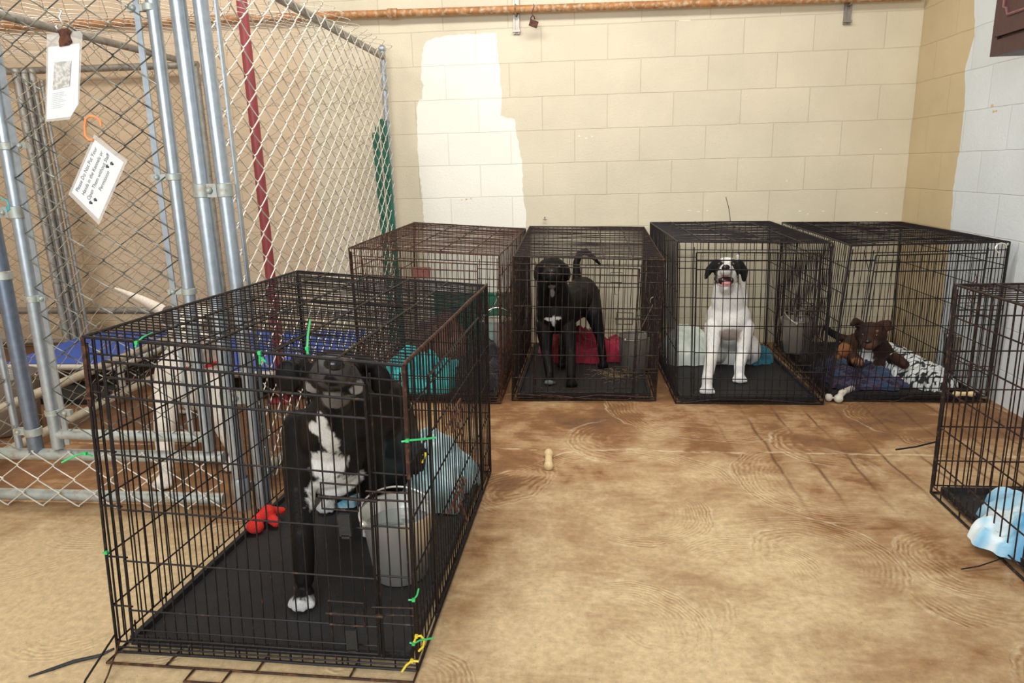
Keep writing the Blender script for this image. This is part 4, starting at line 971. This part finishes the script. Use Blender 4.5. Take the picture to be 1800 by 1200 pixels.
# ------------------------------------------------------------------ dogs
from mathutils.bvhtree import BVHTree
def e_(c, r, m3=None): return ('e', V(c), r, m3)
def chain_(*a):
    """polyline of tapered capsules: point, radius, point, radius..."""
    return [('c', V(a[i]), a[i+1], V(a[i+2]), a[i+3]) for i in range(0, len(a)-2, 2)]
def paw_(p, fwd, s=1.0):
    """four toes and a pad; p rests on the tray or floor"""
    p = V(p); f = V(fwd).normalized(); r = V((f.y, -f.x, 0)); out = [('c', p+V((0, 0, .004))-f*.015*s, .026*s, p+f*.012*s, .024*s)]
    for k, (a, b) in enumerate(((-.022, .012), (-.008, .024), (.008, .024), (.022, .012))):
        out.append(('c', p+r*a*s-V((0, 0, .003)), .012*s, p+r*a*s*1.15+f*b*s-V((0, 0, .009*s)), .0115*s))
    return out
def dog(lab, prims, base, regions, m, vox=.006, eyes=(), nose=None, org=None, nr=(.02, .012, .015), er=.009):
    t = thing('dog', org, lab, 'dog')
    ob = lump('body', prims, m, parent=t, vox=vox, org=ORG[t.name], sm=4)
    me = ob.data; o_ = ORG[t.name]
    ca = me.color_attributes.new('fur', 'FLOAT_COLOR', 'POINT')
    for v in me.vertices:
        p = v.co+o_; c = V(base)
        nn_ = noise.noise(p*24)*.22+noise.noise(V((p.x*150, p.y*150, p.z*45)))*.22
        for (q, r, cc) in regions:
            if isinstance(r, (int, float)): r = (r, r, r)
            d = p-q; k = math.sqrt((d.x/r[0])**2+(d.y/r[1])**2+(d.z/r[2])**2)+nn_
            f = min(1, max(0, (1.10-k)/.22)); c = c.lerp(V(cc), f)
        c = c*(1+.10*noise.noise(p*14))
        ca.data[v.index].color = (c.x, c.y, c.z, 1)
    bv = BVHTree.FromPolygons([v.co for v in me.vertices], [tuple(p.vertices) for p in me.polygons])
    def hit(px, py):
        d = ray(px, py).normalized(); h = bv.ray_cast(CAM-o_, d)
        return (h[0]+o_, h[1], d) if h[0] is not None else (None, None, d)
    for (px, py) in eyes:
        h, n_, d = hit(px, py)
        if h: Mb().ball(h+d*er*.15, er, n=14, k=9).build('eye', M_EYE, t)
    if nose:
        h, n_, d = hit(*nose)
        if h:
            c = h+d*nr[1]*.3
            Mb().ball(c, nr, n=14, k=8).ball(c+V((nr[0]*.45, nr[1]*.3, -nr[2]*.25)), (nr[0]*.6, nr[1]*.8, nr[2]*.6), n=10, k=6).ball(c+V((-nr[0]*.45, nr[1]*.3, -nr[2]*.25)), (nr[0]*.6, nr[1]*.8, nr[2]*.6), n=10, k=6).build('nose', M_NOSE, t)
    return t, hit
BLK = (.0075, .0065, .0065); WHT = (.74, .73, .70); GRY = (.07, .067, .065)
def rt(ax, a): return Matrix.Rotation(a, 3, ax)

# front black dog, muzzle raised to the lens
pw1 = fl(532, 1052, .044); pw2 = fl(655, 930, .044); hw1 = fl(574, 888, .044); hw2 = fl(745, 862, .044)
pr = []
pr += [e_(at(588, 664, 1.73), (.084, .095, .074))]
pr += chain_(at(588, 664, 1.68), .062, at(586, 650, 1.56), .043)
pr += chain_(at(568, 660, 1.60), .034, at(550, 676, 1.63), .026) + chain_(at(607, 660, 1.60), .034, at(627, 680, 1.63), .026)
pr += chain_(at(588, 684, 1.60), .032, at(588, 712, 1.68), .050, at(578, 760, 1.80), .100)
pr += chain_(at(545, 640, 1.74), .028, at(520, 645, 1.72), .026) + [e_(at(506, 664, 1.69), (.036, .016, .050), rt('Y', .12))]
pr += chain_(at(632, 640, 1.74), .028, at(655, 650, 1.73), .026) + [e_(at(668, 668, 1.71), (.032, .016, .048), rt('Y', -.2))]
pr += [e_(at(572, 785, 1.84), (.118, .11, .13)), e_(at(588, 838, 1.88), (.085, .10, .055))]
pr += chain_(at(600, 720, 1.80), .085, at(655, 720, 1.98), .115, at(680, 770, 2.22), .118)
pr += chain_(at(575, 790, 1.90), .125, at(660, 800, 2.20), .12)
pr += [e_(at(693, 805, 2.28), (.088, .13, .13))]
pr += chain_(at(533, 755, 1.80), .060, at(527, 860, 1.76), .044, pw1+V((-.002, .05, .17)), .032, pw1+V((0, .025, .045)), .027) + paw_(pw1, (0.02, -1, 0), 1.05)
pr += chain_(at(640, 770, 1.90), .062, at(652, 850, 1.96), .044, pw2+V((0, .03, .05)), .028) + paw_(pw2, (0.1, -1, 0))
pr += chain_(at(640, 830, 2.25), .07, hw1+V((.06, .06, .05)), .040, hw1+V((.0, .02, .01)), .026) + paw_(hw1, (-.15, -1, 0), .95)
pr += chain_(at(716, 815, 2.30), .075, hw2+V((.01, .10, .10)), .045, hw2+V((0, .03, .015)), .026) + paw_(hw2, (0.1, -1, 0), .95)
rg = [(at(587, 652, 1.57), (.068, .10, .040), GRY), (at(592, 700, 1.60), (.040, .09, .026), (.16, .15, .14)), (at(588, 664, 1.55), (.017, .10, .017), BLK), (at(560, 690, 1.60), (.022, .08, .010), (.003, .003, .003)), (at(620, 690, 1.60), (.022, .08, .010), (.003, .003, .003)),
      (at(551, 633, 1.66), (.026, .05, .018), (.045, .034, .028)), (at(615, 636, 1.66), (.026, .05, .018), (.045, .034, .028)), (at(586, 629, 1.56), (.034, .08, .012), (.12, .115, .11)), (at(548, 680, 1.60), .020, (.30, .29, .28)), (at(628, 682, 1.60), .020, (.30, .29, .28)),
      (at(578, 727, 1.70), (.015, .16, .035), WHT), (at(566, 745, 1.70), (.028, .12, .020), WHT), (at(581, 755, 1.70), (.020, .12, .03), WHT), (at(586, 765, 1.72), (.022, .12, .055), WHT), (at(575, 815, 1.74), (.046, .15, .050), WHT), (at(592, 850, 1.80), (.062, .15, .042), WHT),
      (pw1+V((0, -.03, -.01)), (.06, .045, .025), (.62, .61, .60)), (hw1+V((0, -.03, 0)), (.05, .045, .035), (.62, .61, .60)), (hw2+V((0, -.03, 0)), (.03, .05, .06), (.62, .61, .60)), (pw2+V((0, -.03, 0)), (.05, .03, .03), (.6, .6, .6))]
dog('black dog with white chest and grey muzzle lifting its nose in the foreground crate', pr, BLK, rg, M_FUR, .0055, eyes=((551, 633), (615, 636)), nose=(586, 640), org=(-.68, 1.95, .022), nr=(.024, .016, .017), er=.0135)

# standing black dog in the second crate
p1 = fl(966, 668, .044); p2 = fl(1004, 673, .044); p3 = fl(1060, 640, .044); p4 = fl(988, 640, .044)
pr = [e_(at(970, 474, 3.82), (.082, .095, .070))]
pr += chain_(at(969, 482, 3.76), .054, at(969, 486, 3.67), .042) + chain_(at(969, 497, 3.70), .030, at(970, 508, 3.78), .045)
pr += [e_(at(945, 478, 3.81), (.022, .038, .048), rt('Y', .15)), e_(at(996, 478, 3.81), (.022, .038, .048), rt('Y', -.15))]
pr += chain_(at(970, 500, 3.83), .082, at(976, 530, 3.88), .105) + [e_(at(977, 548, 3.90), (.112, .13, .125))]
pr += chain_(at(980, 545, 3.92), .115, at(1010, 530, 4.10), .108, at(1024, 512, 4.26), .092)
pr += chain_(at(957, 575, 3.84), .050, at(961, 620, 3.78), .031, p1+V((0, .025, .03)), .025) + paw_(p1, (0, -1, 0), .95)
pr += chain_(at(998, 575, 3.84), .050, at(1003, 620, 3.76), .031, p2+V((0, .025, .03)), .025) + paw_(p2, (0, -1, 0), .95)
pr += chain_(at(1032, 518, 4.22), .080, at(1044, 553, 4.05), .052, at(1054, 590, 4.02), .027, p3+V((0, .02, .03)), .024) + paw_(p3, (0, -1, 0), .9)
pr += chain_(at(1000, 545, 4.26), .07, at(994, 585, 4.18), .04, p4+V((0, .05, .09)), .024, p4+V((0, .02, .02)), .022) + paw_(p4, (0, -1, 0), .9)
pr += chain_(at(1014, 495, 4.33), .030, at(1013, 462, 4.36), .022, at(1019, 445, 4.37), .020, at(1030, 442, 4.37), .019, at(1043, 452, 4.37), .016, at(1056, 466, 4.37), .007)
rg = [(at(971, 515, 3.74), (.012, .12, .028), (.45, .43, .4)), (at(966, 561, 3.78), (.030, .1, .009), WHT), (at(973, 564, 3.78), (.010, .1, .028), WHT), (at(980, 559, 3.78), (.022, .1, .008), WHT), (at(970, 505, 3.66), (.02, .06, .012), (.22, .2, .2)), (p1+V((0, -.03, -.01)), (.03, .03, .02), (.3, .3, .3))]
dog('black dog with small white chest mark standing in the second crate, tail curled up', pr, (.006, .0055, .006), rg, M_FUR, .0065, eyes=((957, 469), (983, 469)), nose=(969, 478), org=(-.05, 3.95, .022), er=.008)

# black and white dog, mouth open
p1 = fl(1243, 684, .044); p2 = fl(1300, 664, .044)
pr = [e_(at(1277, 472, 3.88), (.074, .085, .062))]
pr += chain_(at(1276, 478, 3.83), .050, at(1276, 474, 3.735), .033) + chain_(at(1268, 480, 3.77), .026, at(1262, 490, 3.80), .020) + chain_(at(1285, 480, 3.77), .026, at(1291, 490, 3.80), .020)
pr += chain_(at(1276, 505, 3.755), .021, at(1277, 508, 3.84), .045)
pr += chain_(at(1258, 462, 3.88), .022, at(1247, 474, 3.86), .022, at(1240, 489, 3.84), .009)
pr += chain_(at(1299, 462, 3.88), .022, at(1308, 476, 3.87), .022, at(1308, 491, 3.86), .014)
pr += chain_(at(1277, 508, 3.88), .074, at(1280, 540, 3.90), .100) + [e_(at(1280, 560, 3.92), (.122, .13, .12))]
pr += chain_(at(1282, 570, 3.97), .12, at(1286, 590, 4.16), .125)
pr += chain_(at(1254, 575, 3.86), .050, at(1252, 620, 3.78), .033, p1+V((.003, .020, .06)), .029, p1+V((.0, .012, .015)), .027) + paw_(p1, (-.1, -1, 0), 1.1)
pr += chain_(at(1310, 575, 3.86), .050, at(1306, 620, 3.82), .033, p2+V((.0, .02, .06)), .029, p2+V((.0, .012, .015)), .027) + paw_(p2, (-.1, -1, 0), 1.1)
pr += [e_(at(1258, 615, 4.10), (.07, .11, .09)), e_(at(1318, 615, 4.10), (.06, .11, .09))] + chain_(at(1262, 625, 4.05), .05, at(1262, 628, 3.98), .03) + chain_(at(1314, 622, 4.05), .05, at(1312, 624, 3.98), .03)
pr += chain_(at(1300, 590, 4.28), .03, at(1310, 520, 4.36), .018, at(1297, 450, 4.34), .012)
BK = (.008, .0075, .008)
rg = [(at(1252, 476, 3.86), (.068, .12, .075), BK), (at(1303, 476, 3.86), (.058, .12, .070), BK), (at(1263, 467, 3.84), (.030, .10, .036), BK), (at(1291, 467, 3.84), (.028, .10, .036), BK), (at(1276, 462, 3.82), (.012, .14, .04), WHT), (at(1276, 482, 3.74), (.040, .06, .030), WHT),
      (at(1320, 545, 4.00), (.035, .12, .10), BK), (at(1290, 540, 4.16), (.16, .13, .11), BK), (at(1247, 505, 3.95), (.02, .05, .04), BK),
      (at(1282, 587, 3.84), (.065, .09, .045), (.50, .40, .36)), (at(1274, 485, 3.74), (.02, .03, .012), (.55, .33, .3))]
dg, hit = dog('white dog with black ears and patches barking open mouthed in the third crate', pr, (.86, .83, .78), rg, M_FURW, .0065, eyes=((1264, 464), (1289, 464)), nose=(1276, 470), org=(.78, 3.95, .022), er=.008, nr=(.021, .013, .016))
c = at(1276, 493, 3.765)
Mb().ball(c, (.040, .030, .027), n=20, k=12).build('mouth', mat('dark_mouth', (.035, .012, .012), .3), dg)
Mb().ball(c+V((0, -.022, -.010)), (.026, .020, .012), n=16, k=8).ball(c+V((0, -.02, -.021)), (.034, .014, .007), n=16, k=8).build('tongue', M_TONGUE, dg)
tb = Mb()
for k in (-2, -1, 0, 1, 2): tb.ball(c+V((.006*k, -.034, -.017)), (.003, .003, .004), n=8, k=5)
for k in (-1, 1): tb.ball(c+V((.020*k, -.030, .010)), (.003, .003, .008), n=8, k=5)
tb.build('teeth', M_PAPER, dg)

# brown dog lying in the corner crate
bz = .10
pr = [e_(at(1531, 588, 3.93), (.082, .09, .070))]
pr += chain_(at(1529, 598, 3.87), .052, at(1527, 605, 3.77), .034)
pr += chain_(at(1513, 572, 3.94), .026, at(1504, 564, 3.93), .020, at(1499, 570, 3.89), .014) + chain_(at(1550, 571, 3.94), .026, at(1561, 568, 3.93), .020, at(1565, 577, 3.89), .014)
pr += chain_(at(1533, 605, 3.97), .080, at(1538, 630, 4.00), .115) + [e_(at(1538, 638, 4.00), (.140, .14, .085))]
pr += chain_(at(1540, 632, 4.05), .11, at(1515, 612, 4.30), .105)
a1 = V((at(1497, 655, 3.80).x, 3.80, bz+.03)); a2 = V((at(1572, 655, 3.78).x, 3.78, bz+.03))
pr += chain_(at(1505, 640, 3.92), .048, a1, .032, a1+V((-.01, -.10, -.005)), .026) + chain_(at(1572, 640, 3.92), .048, a2, .032, a2+V((.0, -.10, -.005)), .026)
pr += chain_(at(1502, 610, 4.25), .075, at(1484, 618, 4.12), .045, at(1473, 626, 4.04), .026, at(1466, 634, 3.98), .022)
pr += chain_(at(1500, 600, 4.34), .03, at(1475, 592, 4.36), .024, at(1460, 584, 4.36), .022, at(1451, 575, 4.36), .018)
BR = (.045, .020, .014); TN = (.36, .15, .06)
rg = [(at(1528, 606, 3.78), (.05, .06, .035), (.14, .065, .04)), (at(1516, 580, 3.85), .012, TN), (at(1543, 580, 3.85), .012, TN), (at(1512, 604, 3.85), (.025, .06, .03), (.2, .09, .045)),
      (at(1527, 628, 3.88), (.032, .14, .045), WHT), (at(1484, 618, 4.08), (.055, .12, .05), TN), (at(1466, 634, 3.98), .05, TN), (a1+V((0, -.08, 0)), (.035, .05, .02), TN), (at(1458, 582, 4.36), .06, (.012, .01, .01))]
dog('brown dog with tan legs and folded ears lying on the purple blanket', pr, BR, rg, M_FUR, .0065, eyes=((1517, 588), (1541, 589)), nose=(1527, 600), org=(1.56, 4.0, .11), er=.008, nr=(.018, .012, .013))

# white dog in the kennel behind the gate
p1 = fl(287, 846, .026); p2 = fl(408, 815, .026); hp = at(335, 640, 3.15)
h1 = V((hp.x-.09, 3.2, .026)); h2 = V((hp.x+.10, 3.22, .026))
pr = [e_(at(345, 572, 2.70), (.105, .11, .085))]
pr += chain_(at(345, 588, 2.62), .070, at(345, 604, 2.52), .052) + chain_(at(345, 622, 2.56), .04, at(345, 626, 2.66), .06)
pr += chain_(at(308, 556, 2.70), .03, at(297, 548, 2.69), .028, at(292, 562, 2.66), .020) + chain_(at(382, 560, 2.70), .03, at(396, 556, 2.69), .028, at(400, 572, 2.66), .020)
pr += chain_(at(343, 610, 2.72), .10, at(338, 650, 2.72), .135) + [e_(at(336, 660, 2.72), (.142, .14, .15))]
pr += chain_(at(336, 655, 2.80), .14, hp, .125)
pr += chain_(at(296, 680, 2.64), .060, at(289, 760, 2.50), .040, p1+V((0, .03, .05)), .030) + paw_(p1, (0, -1, 0), 1.15)
pr += chain_(at(385, 680, 2.66), .060, at(393, 750, 2.62), .038, p2+V((0, .03, .05)), .028) + paw_(p2, (.1, -1, 0), 1.1)
for h_, s_ in ((h1, -1), (h2, 1)):
    pr += chain_(hp+V((s_*.06, .02, -.05)), .09, V((h_.x, 3.12, .26)), .05, V((h_.x, 3.26, .13)), .028, h_+V((0, .02, .02)), .024) + paw_(h_, (0, -1, 0), 1)
tb_ = at(284, 545, 3.26)
pr += chain_(hp+V((-.05, .08, .06)), .05, tb_, .030, at(250, 527, 3.26), .022, at(203, 507, 3.26), .009)
BRN = (.10, .075, .062)
rg = [(at(302, 552, 2.66), (.055, .12, .05), BRN), (at(388, 566, 2.66), (.06, .12, .06), BRN), (at(335, 596, 2.60), (.03, .05, .03), (.16, .12, .1)), (at(318, 600, 2.62), (.035, .06, .05), (.16, .12, .1)), (at(352, 600, 2.50), (.02, .03, .02), (.5, .3, .27))]
dg, hit = dog('large white dog with brindle ears standing behind the kennel gate, tail raised', pr, (.76, .68, .58), rg, M_FURW, .0075, eyes=((325, 578), (366, 578)), nose=(345, 594), org=(-1.5, 2.9, 0), er=.010)
cc_ = at(343, 622, 2.72)
Mb().tube([cc_+V((.112*math.cos(q), .112*math.sin(q)+.0, -.03+.0*q)) for q in [k*PI/12 for k in range(24)]], .009, 8, closed=True).build('collar', M_RED, dg)
